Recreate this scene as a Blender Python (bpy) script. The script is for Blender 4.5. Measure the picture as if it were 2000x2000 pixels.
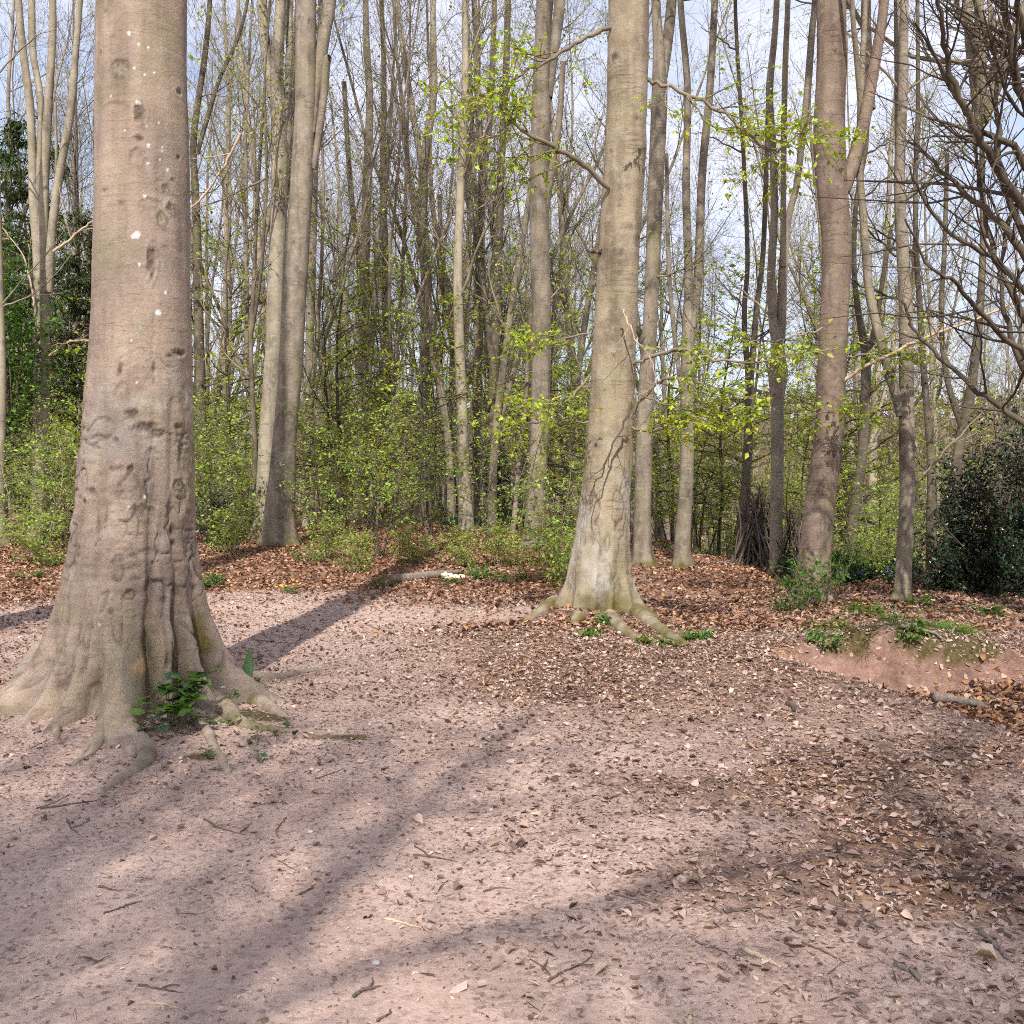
import bpy, math, random
import numpy as np
from mathutils import Vector, Quaternion

# ------------------------------------------------------------------ camera, sky, sun, exposure
scene = bpy.context.scene
for o in list(bpy.data.objects):
    bpy.data.objects.remove(o)
F = 2006.0                      # focal length in pixels of the 2000 px photograph
PITCH = math.atan(68.0 / F)     # camera tilted down a little
EYE = 1.6
cam_data = bpy.data.cameras.new("camera")
cam_data.sensor_width = 36.0
cam_data.lens = 36.0 * F / 2000.0
cam_data.clip_start = 0.05
cam_data.clip_end = 3000.0
cam = bpy.data.objects.new("camera", cam_data)
cam.location = (0, 0, EYE)
cam.rotation_euler = (math.radians(90) - PITCH, 0, 0)
scene.collection.objects.link(cam)
scene.camera = cam

SUN_ELEV = math.radians(47)
SUN_AZ = math.radians(3.4)       # shadows run away from the camera, a touch to the right
sun_dir = Vector((math.sin(SUN_AZ) * math.cos(SUN_ELEV), math.cos(SUN_AZ) * math.cos(SUN_ELEV), -math.sin(SUN_ELEV)))
sun_data = bpy.data.lights.new("sun", 'SUN')
sun_data.energy = 4.6
sun_data.angle = math.radians(0.6)
sun_data.color = (1.0, 0.955, 0.89)
sun = bpy.data.objects.new("sun", sun_data)
sun.rotation_euler = sun_dir.to_track_quat('-Z', 'Y').to_euler()
sun.location = (0, -20, 40)
scene.collection.objects.link(sun)

world = bpy.data.worlds.new("World")
scene.world = world
world.use_nodes = True
wn, wl = world.node_tree.nodes, world.node_tree.links
wn.clear()
w_out = wn.new('ShaderNodeOutputWorld')
w_bg = wn.new('ShaderNodeBackground')
w_bg.inputs['Strength'].default_value = 0.15
w_sky = wn.new('ShaderNodeTexSky')
w_sky.sky_type = 'NISHITA'
w_sky.sun_disc = False
w_sky.sun_elevation = SUN_ELEV
w_sky.sun_rotation = math.pi + SUN_AZ
w_sky.altitude = 150
w_sky.dust_density = 1.5
w_tc = wn.new('ShaderNodeTexCoord')
w_map = wn.new('ShaderNodeMapping')
w_map.inputs['Scale'].default_value = (1.0, 1.0, 2.6)
w_noise = wn.new('ShaderNodeTexNoise')
w_noise.inputs['Scale'].default_value = 2.3
w_noise.inputs['Detail'].default_value = 4
w_noise.inputs['Roughness'].default_value = 0.55
w_ramp = wn.new('ShaderNodeValToRGB')
w_ramp.color_ramp.elements[0].position = 0.33
w_ramp.color_ramp.elements[0].color = (0.15, 0.15, 0.15, 1)
w_ramp.color_ramp.elements[1].position = 0.60
w_ramp.color_ramp.elements[1].color = (0.95, 0.95, 0.95, 1)
w_mix = wn.new('ShaderNodeMixRGB')
w_mix.inputs['Color2'].default_value = (5.0, 5.15, 6.2, 1)
wl.new(w_tc.outputs['Generated'], w_map.inputs['Vector'])
wl.new(w_map.outputs['Vector'], w_noise.inputs['Vector'])
wl.new(w_noise.outputs['Fac'], w_ramp.inputs['Fac'])
wl.new(w_ramp.outputs['Color'], w_mix.inputs['Fac'])
wl.new(w_sky.outputs['Color'], w_mix.inputs['Color1'])
wl.new(w_mix.outputs['Color'], w_bg.inputs['Color'])
wl.new(w_bg.outputs['Background'], w_out.inputs['Surface'])

vs = scene.view_settings
vs.view_transform = 'Standard'
vs.look = 'None'
vs.exposure = 0.45
vs.gamma = 1.0
vs.use_curve_mapping = False
scene.render.engine = 'CYCLES'
scene.cycles.max_bounces = 4
scene.cycles.diffuse_bounces = 2
scene.cycles.glossy_bounces = 2
scene.cycles.transmission_bounces = 3
scene.cycles.transparent_max_bounces = 4
scene.cycles.sample_clamp_indirect = 4.0
scene.cycles.use_denoising = False
scene.cycles.use_adaptive_sampling = True
scene.cycles.adaptive_threshold = 0.05
scene.cycles.adaptive_min_samples = 20
scene.cycles.filter_width = 1.0

# ------------------------------------------------------------------ noise
def _hash(ix, iy, iz, seed):
    h = (ix.astype(np.int64) * 374761393 + iy.astype(np.int64) * 668265263 + iz.astype(np.int64) * 2147483647 + seed * 974711) & 0xFFFFFFFF
    h = ((h ^ (h >> 13)) * 1274126177) & 0xFFFFFFFF
    h = ((h ^ (h >> 16)) * 2246822519) & 0xFFFFFFFF
    h = h ^ (h >> 15)
    return (h & 0xFFFFFF) / float(0xFFFFFF) * 2 - 1

def vnoise(x, y, z=0.0, seed=0):
    x, y, z = np.broadcast_arrays(np.asarray(x, float), np.asarray(y, float), np.asarray(z, float))
    ix, iy, iz = np.floor(x), np.floor(y), np.floor(z)
    fx, fy, fz = x - ix, y - iy, z - iz
    fx, fy, fz = [f * f * (3 - 2 * f) for f in (fx, fy, fz)]
    r = 0
    for a in (0, 1):
        for b in (0, 1):
            for c in (0, 1):
                w = (fx if a else 1 - fx) * (fy if b else 1 - fy) * (fz if c else 1 - fz)
                r = r + w * _hash(ix + a, iy + b, iz + c, seed)
    return r

def fbm(x, y, z=0.0, octaves=4, seed=0):
    s, a, r = 1.0, 1.0, 0
    for k in range(octaves):
        r = r + a * vnoise(np.asarray(x) * s, np.asarray(y) * s, np.asarray(z) * s, seed + k * 17)
        s *= 2.03
        a *= 0.5
    return r / 1.6

def sstep(a, b, x):
    t = np.clip((np.asarray(x, float) - a) / (b - a), 0, 1)
    return t * t * (3 - 2 * t)

# ------------------------------------------------------------------ terrain function and projection
BIG = (-2.42, 6.95)       # near beech
MID = (0.88, 11.75)       # beech in the middle of the clearing

def hollow(x, y):
    wob = 0.12 * vnoise(x * 1.3, y * 1.3, 0, 5) + 0.05 * vnoise(x * 4.1, y * 4.1, 0, 6)
    s = x + 0.30 * (y - 8.1)
    a = sstep(2.45, 3.35, s + wob)
    back = 1 - sstep(9.02, 9.26, y + wob * 1.8 + 0.10 * (x - 3.4))
    right = 1 - 0.95 * sstep(3.85, 5.4, x + 0.30 * (y - 8.2) + wob)
    front = sstep(4.8, 6.6, y + 0.3 * (x - 3))
    return a * back * right * front

def H(x, y, fine=True):
    x = np.asarray(x, float); y = np.asarray(y, float)
    z = 0.05 * fbm(x * 0.3, y * 0.3, 0, 2, 3) * sstep(2, 6, np.abs(y) + np.abs(x))
    if fine:
        z = z + 0.016 * fbm(x * 1.7, y * 1.7, 0, 3, 9) + 0.006 * fbm(x * 8, y * 8, 0, 2, 21)
    hw = hollow(x, y)
    z = z - 0.34 * hw
    if fine:
        edge = np.clip(4 * hw * (1 - hw), 0, 1) * sstep(8.4, 9.0, y) + 0.3 * hw
        z = z + edge * (0.035 * fbm(x * 5, y * 5, 0, 3, 24) + 0.014 * fbm(x * 16, y * 16, 0, 2, 25))
    # lip and mounds
    z = z + 0.22 * np.exp(-(((x - 3.6) / 0.85) ** 2)) * sstep(9.08, 9.34, y + 0.22 * vnoise(x * 1.3, y * 1.3, 0, 5) + 0.10 * (x - 3.4)) * (1 - sstep(9.5, 10.8, y))
    z = z + 0.12 * np.exp(-(((x - BIG[0]) / 1.0) ** 2 + ((y - BIG[1]) / 1.0) ** 2))
    z = z + 0.14 * np.exp(-(((x - MID[0]) / 1.0) ** 2 + ((y - MID[1]) / 1.0) ** 2))
    # a worn path furrow running to the far right
    px = 1.9 + 0.13 * (y - 11)
    z = z - 0.10 * np.exp(-((x - px) / 0.8) ** 2) * sstep(10.5, 12.5, y) * (1 - sstep(26, 34, y))
    # litter bank under the wood
    z = z + 0.12 * sstep(14, 20, y) * (1 - sstep(1, 5, x))
    s = sstep(2.0, 10.0, x - 0.06 * (y - 16))
    t = np.maximum(0, y - 15.5)
    z = z - s * np.minimum(13.0, 0.15 * t * sstep(0, 10, t))
    t2 = np.maximum(0, y - 52)
    z = z - (1 - s) * np.minimum(13.0, 0.16 * t2)
    z = z + 33.0 * sstep(110, 330, y)
    z = z + 2.0 * fbm(x * 0.02, y * 0.02, 0, 2, 31) * sstep(60, 160, y)
    return z

def ray(px, py):
    u, v = (px - 1000.0) / F, -(py - 1000.0) / F
    c, s = math.cos(PITCH), math.sin(PITCH)
    return np.array([u, v * s + c, v * c - s])

def at(px, py, depth):
    """World point seen at a photo pixel, at a given distance along the view axis (metres)."""
    d = ray(px, py)
    return d * (depth / d[1]) + np.array([0, 0, EYE])

_TS = np.concatenate([np.arange(2.0, 16, 0.03), np.arange(16, 60, 0.12), np.geomspace(60, 600, 80)])
def ground(px, py):
    """Where the line of sight through a photo pixel meets the ground."""
    d = ray(px, py)
    P = d[None, :] * _TS[:, None]
    below = P[:, 2] + EYE <= H(P[:, 0], P[:, 1], False)
    i = int(np.argmax(below)) if below.any() else len(_TS) - 1
    i = max(i, 1)
    t = np.linspace(_TS[i - 1], _TS[i], 24)
    P = d[None, :] * t[:, None]
    below = P[:, 2] + EYE <= H(P[:, 0], P[:, 1], False)
    q = P[int(np.argmax(below)) if below.any() else -1]
    return np.array([q[0], q[1], float(H(q[0], q[1]))])

# ------------------------------------------------------------------ mesh helpers
def make_mesh(name, verts, faces, colors=None, smooth=False, attr="col"):
    """faces: list of int arrays (n,3) or (n,4)"""
    me = bpy.data.meshes.new(name)
    verts = np.asarray(verts, dtype=np.float32).reshape(-1, 3)
    faces = [np.asarray(f, dtype=np.int32) for f in faces if len(f)]
    nl = sum(f.size for f in faces)
    npoly = sum(len(f) for f in faces)
    me.vertices.add(len(verts))
    me.vertices.foreach_set("co", verts.ravel())
    me.loops.add(nl)
    me.loops.foreach_set("vertex_index", np.concatenate([f.ravel() for f in faces]))
    me.polygons.add(npoly)
    sizes = np.concatenate([np.full(len(f), f.shape[1], dtype=np.int32) for f in faces])
    starts = np.concatenate([[0], np.cumsum(sizes)[:-1]]).astype(np.int32)
    me.polygons.foreach_set("loop_start", starts)
    if smooth:
        me.polygons.foreach_set("use_smooth", np.ones(npoly, dtype=bool))
    if colors is not None:
        c = np.asarray(colors, dtype=np.float32)
        if c.shape[1] == 3:
            c = np.concatenate([c, np.ones((len(c), 1), np.float32)], 1)
        a = me.attributes.new(attr, 'FLOAT_COLOR', 'POINT')
        a.data.foreach_set("color", c.ravel())
    me.update(calc_edges=True)
    me.validate()
    return me

COL = scene.collection
def add(name, me, mat, parent=None, loc=None):
    o = bpy.data.objects.new(name, me)
    if mat is not None and me is not None and len(me.materials) == 0:
        me.materials.append(mat)
    COL.objects.link(o)
    if parent is not None:
        o.parent = parent
    if loc is not None:
        o.location = Vector([float(v) for v in loc])
    return o

def thing(name, label, cat, loc, rz=0.0, group=None):
    o = bpy.data.objects.new(name, None)
    o.empty_display_size = 0.2
    COL.objects.link(o)
    o.location = Vector([float(v) for v in loc])
    o.rotation_euler = (0, 0, rz)
    tag(o, label, cat, group)
    return o

def tag(o, label=None, cat=None, group=None, kind=None):
    if label: o["label"] = label
    if cat: o["category"] = cat
    if group: o["group"] = group
    if kind: o["kind"] = kind
    return o

def dup(root, loc, rz=0.0, scale=1.0, label=None, group=None):
    r = root.copy(); COL.objects.link(r)
    r.location = Vector([float(v) for v in loc]); r.rotation_euler = (0, 0, rz)
    r.scale = (scale, scale, scale)
    if label: r["label"] = label
    if group: r["group"] = group
    for ch in list(root.children):
        c = ch.copy(); COL.objects.link(c); c.parent = r
    return r

class MB:
    """Collects pieces of one mesh."""
    def __init__(self):
        self.v, self.f3, self.f4, self.c, self.n = [], [], [], [], 0
    def put(self, v, faces, col=None):
        v = np.asarray(v, float).reshape(-1, 3)
        for f in faces:
            f = np.asarray(f, np.int64)
            if len(f):
                (self.f3 if f.shape[1] == 3 else self.f4).append(f + self.n)
        self.v.append(v)
        if col is None:
            col = np.zeros((len(v), 3))
        col = np.asarray(col, float)
        if col.ndim == 1:
            col = np.tile(col, (len(v), 1))
        self.c.append(col)
        self.n += len(v)
    def mesh(self, name, smooth=False, origin=None):
        v = np.concatenate(self.v)
        if origin is not None:
            v = v - np.asarray(origin, float)
        fs = []
        if self.f3: fs.append(np.concatenate(self.f3))
        if self.f4: fs.append(np.concatenate(self.f4))
        return make_mesh(name, v, fs, np.concatenate(self.c), smooth)

def norm(a):
    return a / np.maximum(np.linalg.norm(a, axis=-1, keepdims=True), 1e-9)

def tubes(P, R, S, cap=False):
    """P (N,K,3) centre lines, R (N,K) radii, S sides -> verts, [quads]"""
    P = np.asarray(P, float); R = np.asarray(R, float)
    N, K, _ = P.shape
    T = np.empty_like(P)
    T[:, 1:-1] = P[:, 2:] - P[:, :-2]
    T[:, 0] = P[:, 1] - P[:, 0]
    T[:, -1] = P[:, -1] - P[:, -2]
    T = norm(T)
    mean = norm(P[:, -1] - P[:, 0] + 1e-6)
    ref = np.where(np.abs(mean[:, 2:3]) > 0.7, np.array([[0.94, 0.34, 0.0]]), np.array([[0.0, 0.0, 1.0]]))
    ref = np.repeat(ref[:, None, :], K, 1)
    U = norm(np.cross(T, ref)); V = np.cross(T, U)
    a = np.arange(S) * 2 * math.pi / S
    ring = U[:, :, None, :] * np.cos(a)[None, None, :, None] + V[:, :, None, :] * np.sin(a)[None, None, :, None]
    verts = P[:, :, None, :] + ring * R[:, :, None, None]
    verts = verts.reshape(-1, 3)
    i = np.arange(N)[:, None, None] * K * S + np.arange(K - 1)[None, :, None] * S
    j = np.arange(S)[None, None, :]
    j2 = (j + 1) % S
    q = np.stack([i + j, i + j2, i + S + j2, i + S + j], -1).reshape(-1, 4)
    fs = [q]
    if cap:
        end = np.arange(N)[:, None] * K * S + (K - 1) * S
        st = np.arange(N)[:, None] * K * S
        if S == 3:
            fs += [np.concatenate([end + np.array([[0, 1, 2]]), st + np.array([[2, 1, 0]])])]
        else:
            tri = []
            for k in range(1, S - 1):
                tri.append(end + np.array([[0, k, k + 1]])); tri.append(st + np.array([[0, k + 1, k]]))
            fs += [np.concatenate(tri)]
    return verts, fs

def resample(pts, n):
    """Smooth curve through control points, n samples (Catmull-Rom)."""
    p = np.asarray(pts, float)
    k = len(p)
    if k == 2:
        t = np.linspace(0, 1, n)[:, None]
        return p[0] * (1 - t) + p[1] * t
    q = np.vstack([2 * p[0] - p[1], p, 2 * p[-1] - p[-2]])
    u = np.linspace(0, k - 1, n)
    i = np.minimum(u.astype(int), k - 2)
    f = (u - i)[:, None]
    p0, p1, p2, p3 = q[i], q[i + 1], q[i + 2], q[i + 3]
    return 0.5 * (2 * p1 + (p2 - p0) * f + (2 * p0 - 5 * p1 + 4 * p2 - p3) * f ** 2 + (3 * p1 - p0 - 3 * p2 + p3) * f ** 3)

def children(rng, P, R, n, t0, t1, ang, ang_sd, length, len_sd, K, up=0.0, wig=0.12, rr=0.6, tip=0.25, taper=0.5, flat=1.0, rmin=0.002):
    """n side shoots from each centre line."""
    N, Kp, _ = P.shape
    t = t0 + (t1 - t0) * ((np.arange(n)[None, :] + rng.random((N, n))) / n)
    u = t * (Kp - 1)
    i = np.minimum(u.astype(int), Kp - 2)
    f = (u - i)[..., None]
    idx = np.arange(N)[:, None]
    A, B = P[idx, i], P[idx, i + 1]
    pos = A * (1 - f) + B * f
    rad = R[idx, i] * (1 - f[..., 0]) + R[idx, i + 1] * f[..., 0]
    T = norm(B - A)
    rnd = rng.normal(size=T.shape)
    perp = norm(rnd - (rnd * T).sum(-1, keepdims=True) * T)
    perp[..., 2] *= flat
    perp = norm(perp)
    a = np.clip(ang + ang_sd * rng.normal(size=t.shape), 0.1, 1.7)[..., None]
    D = norm(np.cos(a) * T + np.sin(a) * perp)
    L = length * np.clip(1 + len_sd * rng.normal(size=t.shape), 0.25, 2.2) * (1 - taper * (t - t0) / max(t1 - t0, 1e-6))
    M = N * n
    pos = pos.reshape(M, 3); D = D.reshape(M, 3); L = L.reshape(M); rad = rad.reshape(M)
    out = np.empty((M, K, 3))
    out[:, 0] = pos
    step = (L / (K - 1))[:, None]
    for k in range(1, K):
        D = D + wig * rng.normal(size=D.shape)
        D[:, 2] += up
        D = norm(D)
        out[:, k] = out[:, k - 1] + D * step
    r0 = np.maximum(rad * rr, rmin)
    r = r0[:, None] * np.linspace(1, tip, K)[None, :]
    return out, np.maximum(r, rmin * 0.6)

def leaf_fan(rng, P, n, size, size_sd=0.25, col=(0.2, 0.3, 0.04), col_sd=0.25, droop=0.35, spread=0.04, tmin=0.1, width=0.62, flat=0.6):
    """n leaves along each twig: folded diamonds. Returns verts, [tris], colours."""
    N, K, _ = P.shape
    t = tmin + (1 - tmin) * rng.random((N, n))
    u = t * (K - 1)
    i = np.minimum(u.astype(int), K - 2)
    f = (u - i)[..., None]
    idx = np.arange(N)[:, None]
    A, B = P[idx, i], P[idx, i + 1]
    pos = (A * (1 - f) + B * f).reshape(-1, 3)
    T = norm(B - A).reshape(-1, 3)
    M = len(pos)
    rnd = rng.normal(size=(M, 3)); rnd[:, 2] *= flat
    d = norm(0.7 * T + rnd * 0.8 - np.array([0, 0, droop]))
    pos = pos + rng.normal(size=(M, 3)) * spread
    upv = norm(np.array([0, 0, 1.0]) + 0.45 * rng.normal(size=(M, 3)))
    side = norm(np.cross(d, upv))
    nrm = np.cross(side, d)
    s = (size * np.clip(1 + size_sd * rng.normal(size=M), 0.4, 1.8))[:, None]
    base = pos
    left = pos + d * s * 0.45 - side * s * width * 0.5 + nrm * s * 0.10
    right = pos + d * s * 0.45 + side * s * width * 0.5 + nrm * s * 0.10
    tipv = pos + d * s - np.array([0, 0, 1.0]) * s * 0.12
    v = np.stack([base, left, tipv, right], 1).reshape(-1, 3)
    b = np.arange(M)[:, None] * 4
    tri = np.concatenate([b + np.array([[0, 2, 1]]), b + np.array([[0, 3, 2]])])
    c = np.array(col)[None, :] * np.clip(1 + col_sd * rng.normal(size=(M, 1)), 0.45, 1.8)
    c = c * np.clip(1 + 0.12 * rng.normal(size=(M, 3)), 0.6, 1.5)
    return v, [tri], np.repeat(c, 4, 0)

# ------------------------------------------------------------------ materials
def new_mat(name):
    m = bpy.data.materials.new(name)
    m.use_nodes = True
    nt = m.node_tree
    nt.nodes.clear()
    out = nt.nodes.new('ShaderNodeOutputMaterial')
    return m, nt.nodes, nt.links, out

def N_(nodes, kind, **kw):
    n = nodes.new(kind)
    for k, v in kw.items():
        if k in n.inputs.keys():
            n.inputs[k].default_value = v
        else:
            setattr(n, k, v)
    return n

def ramp(nodes, stops):
    r = nodes.new('ShaderNodeValToRGB')
    e = r.color_ramp.elements
    while len(e) < len(stops):
        e.new(0.5)
    for k, (p, c) in enumerate(stops):
        e[k].position = p
        e[k].color = (c[0], c[1], c[2], 1) if len(c) == 3 else c
    return r

def mixc(nodes, links, fac, a, b, blend='MIX'):
    m = nodes.new('ShaderNodeMixRGB'); m.blend_type = blend
    for k, v in (('Fac', fac), ('Color1', a), ('Color2', b)):
        if hasattr(v, 'is_linked'):
            links.new(v, m.inputs[k])
        elif isinstance(v, (int, float)):
            m.inputs[k].default_value = v
        else:
            m.inputs[k].default_value = (v[0], v[1], v[2], 1)
    return m.outputs['Color']

def bark_mat(name, light, dark, warm, lichen=0.25, spots=0.4, bump=0.5, moss=(0.064, 0.056, 0.012), full=True, lines_f=0.6):
    """Smooth beech bark: soft mottling, down-streaks, sparse cross lines, dark pits, pale lichen; vertex colours r moss, g scar, b pale."""
    m, nd, ln, out = new_mat(name)
    tc = N_(nd, 'ShaderNodeTexCoord')
    oi = N_(nd, 'ShaderNodeObjectInfo')
    off = N_(nd, 'ShaderNodeVectorMath', operation='SCALE')
    ln.new(oi.outputs['Location'], off.inputs[0]); off.inputs['Scale'].default_value = 0.37
    vec = N_(nd, 'ShaderNodeVectorMath', operation='ADD')
    ln.new(tc.outputs['Object'], vec.inputs[0]); ln.new(off.outputs[0], vec.inputs[1])
    base = vec.outputs[0]
    def noise(scale, detail, rough, sc=None):
        n = N_(nd, 'ShaderNodeTexNoise', Scale=scale, Detail=detail, Roughness=rough)
        if sc:
            mp = N_(nd, 'ShaderNodeMapping'); mp.inputs['Scale'].default_value = sc
            ln.new(base, mp.inputs['Vector']); ln.new(mp.outputs[0], n.inputs['Vector'])
        else:
            ln.new(base, n.inputs['Vector'])
        return n.outputs['Fac']
    def shape(fac, stops):
        r = ramp(nd, stops); ln.new(fac, r.inputs['Fac']); return r.outputs['Color']
    col = shape(noise(3.1, 5.0, 0.62, (1, 1, 0.6)), [(0.32, dark), (0.5, light), (0.68, warm)])
    # rain streaks
    st = noise(7.0, 3.0, 0.55, (1, 1, 0.09))
    col = mixc(nd, ln, 0.8, col, shape(st, [(0.34, (0.66, 0.63, 0.60)), (0.50, (1, 1, 1)), (0.7, (1.12, 1.11, 1.08))]), 'MULTIPLY')
    # blotches of lichen and grey bloom
    li = noise(9.0, 6.0, 0.70)
    col = mixc(nd, ln, shape(li, [(0.52, (0, 0, 0)), (0.68, (lichen, lichen, lichen))]), col, (0.44, 0.41, 0.35))
    if full:
        # sparse cross lines, only in places
        cl = noise(2.4, 4.0, 0.6, (1, 1, 13.0))
        where = noise(2.0, 2.0, 0.5)
        lm = N_(nd, 'ShaderNodeMath', operation='MULTIPLY')
        ln.new(shape(cl, [(0.56, (0, 0, 0)), (0.60, (1, 1, 1)), (0.66, (0, 0, 0))]), lm.inputs[0])
        ln.new(shape(where, [(0.45, (0, 0, 0)), (0.62, (lines_f, lines_f, lines_f))]), lm.inputs[1])
        col = mixc(nd, ln, lm.outputs[0], col, (dark[0] * .45, dark[1] * .42, dark[2] * .4))
        fine = noise(60.0, 4.0, 0.75)
        col = mixc(nd, ln, 0.45, col, shape(fine, [(0.34, (0.66, 0.65, 0.64)), (0.5, (1, 1, 1)), (0.72, (1.16, 1.15, 1.13))]), 'MULTIPLY')
        alg = noise(1.3, 5.0, 0.65)
        col = mixc(nd, ln, shape(alg, [(0.50, (0, 0, 0)), (0.70, (0.5, 0.5, 0.5))]), col, (0.215, 0.190, 0.095))
    # dark pits
    vor = N_(nd, 'ShaderNodeTexVoronoi', Scale=4.0)
    wv = N_(nd, 'ShaderNodeTexNoise', Scale=11.0, Detail=3.0)
    ln.new(base, wv.inputs['Vector'])
    wmix = N_(nd, 'ShaderNodeMixRGB'); wmix.inputs['Fac'].default_value = 0.13
    ln.new(base, wmix.inputs['Color1']); ln.new(wv.outputs['Color'], wmix.inputs['Color2'])
    ln.new(wmix.outputs[0], vor.inputs['Vector'])
    pit = shape(vor.outputs['Distance'], [(0.05, (spots, spots, spots)), (0.12, (0, 0, 0))])
    col = mixc(nd, ln, pit, col, (0.045, 0.035, 0.026))
    at_ = N_(nd, 'ShaderNodeAttribute'); at_.attribute_name = "col"
    sep = N_(nd, 'ShaderNodeSeparateColor')
    ln.new(at_.outputs['Color'], sep.inputs[0])
    mcol = (moss[0] * 1.6, moss[1] * 1.5, moss[2] * 1.4)
    if full:
        mcol = shape(fine, [(0.3, moss), (0.7, (moss[0] * 2.3, moss[1] * 2.1, moss[2] * 1.8))])
    col = mixc(nd, ln, sep.outputs[0], col, mcol)
    if full:
        inv = N_(nd, 'ShaderNodeMath', operation='SUBTRACT'); inv.inputs[0].default_value = 1.0; ln.new(at_.outputs['Alpha'], inv.inputs[1])
        col = mixc(nd, ln, inv.outputs[0], col, shape(li, [(0.35, (0.22, 0.11, 0.045)), (0.62, (0.50, 0.29, 0.13))]))
    col = mixc(nd, ln, sep.outputs[1], col, (0.040, 0.026, 0.017))
    col = mixc(nd, ln, sep.outputs[2], col, (0.62, 0.62, 0.58))
    bs = N_(nd, 'ShaderNodeBsdfPrincipled')
    ln.new(col, bs.inputs['Base Color'])
    bs.inputs['Roughness'].default_value = 0.75
    bs.inputs['Specular IOR Level'].default_value = 0.22
    if full:
        h1 = N_(nd, 'ShaderNodeMath', operation='MULTIPLY_ADD')
        ln.new(lm.outputs[0], h1.inputs[0]); h1.inputs[1].default_value = -0.5; ln.new(fine, h1.inputs[2])
        h2 = N_(nd, 'ShaderNodeMath', operation='MULTIPLY_ADD')
        ln.new(li, h2.inputs[0]); h2.inputs[1].default_value = 1.6; ln.new(h1.outputs[0], h2.inputs[2])
        bp = N_(nd, 'ShaderNodeBump', Strength=bump, Distance=0.012)
        ln.new(h2.outputs[0], bp.inputs['Height'])
        ln.new(bp.outputs['Normal'], bs.inputs['Normal'])
    ln.new(bs.outputs[0], out.inputs['Surface'])
    return m

def leaf_mat(name, trans=0.4, rough=0.45, spec=0.4):
    m, nd, ln, out = new_mat(name)
    a = N_(nd, 'ShaderNodeAttribute'); a.attribute_name = "col"
    bs = N_(nd, 'ShaderNodeBsdfPrincipled')
    ln.new(a.outputs['Color'], bs.inputs['Base Color'])
    bs.inputs['Roughness'].default_value = rough
    bs.inputs['Specular IOR Level'].default_value = spec
    if trans > 0:
        tr = N_(nd, 'ShaderNodeBsdfTranslucent')
        bright = mixc(nd, ln, 1.0, a.outputs['Color'], (1.25, 1.3, 0.6), 'MULTIPLY')
        ln.new(bright, tr.inputs['Color'])
        mx = N_(nd, 'ShaderNodeMixShader'); mx.inputs[0].default_value = trans
        ln.new(bs.outputs[0], mx.inputs[1]); ln.new(tr.outputs[0], mx.inputs[2])
        ln.new(mx.outputs[0], out.inputs['Surface'])
    else:
        ln.new(bs.outputs[0], out.inputs['Surface'])
    return m

def twig_mat(name, a, b):
    m, nd, ln, out = new_mat(name)
    tc = N_(nd, 'ShaderNodeTexCoord')
    no = N_(nd, 'ShaderNodeTexNoise', Scale=1.7, Detail=4.0)
    ln.new(tc.outputs['Object'], no.inputs['Vector'])
    r = ramp(nd, [(0.35, a), (0.65, b)])
    ln.new(no.outputs['Fac'], r.inputs['Fac'])
    bs = N_(nd, 'ShaderNodeBsdfPrincipled')
    ln.new(r.outputs[0], bs.inputs['Base Color'])
    bs.inputs['Roughness'].default_value = 0.8
    bs.inputs['Specular IOR Level'].default_value = 0.2
    ln.new(bs.outputs[0], out.inputs['Surface'])
    return m

def stick_mat(name, a, b):
    m, nd, ln, out = new_mat(name)
    tc = N_(nd, 'ShaderNodeTexCoord')
    no = N_(nd, 'ShaderNodeTexNoise', Scale=30.0, Detail=5.0, Roughness=0.65)
    ln.new(tc.outputs['Object'], no.inputs['Vector'])
    r = ramp(nd, [(0.35, a), (0.65, b)])
    ln.new(no.outputs['Fac'], r.inputs['Fac'])
    bs = N_(nd, 'ShaderNodeBsdfPrincipled')
    ln.new(r.outputs[0], bs.inputs['Base Color'])
    bs.inputs['Roughness'].default_value = 0.85
    bp = N_(nd, 'ShaderNodeBump', Strength=0.6, Distance=0.004)
    ln.new(no.outputs['Fac'], bp.inputs['Height']); ln.new(bp.outputs[0], bs.inputs['Normal'])
    ln.new(bs.outputs[0], out.inputs['Surface'])
    return m

M_BIG = bark_mat("bark_near", (0.322, 0.245, 0.190), (0.235, 0.181, 0.143), (0.376, 0.289, 0.211), lichen=0.35, spots=0.10, bump=0.5, lines_f=0.35)
M_MID = bark_mat("bark_middle", (0.304, 0.245, 0.168), (0.196, 0.153, 0.107), (0.348, 0.280, 0.189), lichen=0.45, spots=0.35, bump=0.6)
M_RED = bark_mat("bark_reddish", (0.215, 0.155, 0.118), (0.128, 0.090, 0.070), (0.270, 0.200, 0.155), lichen=0.30, spots=0.75, bump=0.7)
M_GREY = bark_mat("bark_grey", (0.234, 0.194, 0.146), (0.124, 0.102, 0.076), (0.297, 0.244, 0.179), lichen=0.45, spots=0.6, bump=0.5)
M_PALE = bark_mat("bark_pale", (0.300, 0.258, 0.189), (0.178, 0.150, 0.107), (0.357, 0.303, 0.219), lichen=0.6, spots=0.5, bump=0.4)
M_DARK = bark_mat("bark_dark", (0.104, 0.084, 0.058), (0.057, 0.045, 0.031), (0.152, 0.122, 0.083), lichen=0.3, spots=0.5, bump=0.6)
M_GREY2 = bark_mat("bark_grey_far", (0.243, 0.199, 0.146), (0.118, 0.095, 0.069), (0.328, 0.267, 0.190), lichen=0.4, spots=0.6, full=False)
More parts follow.
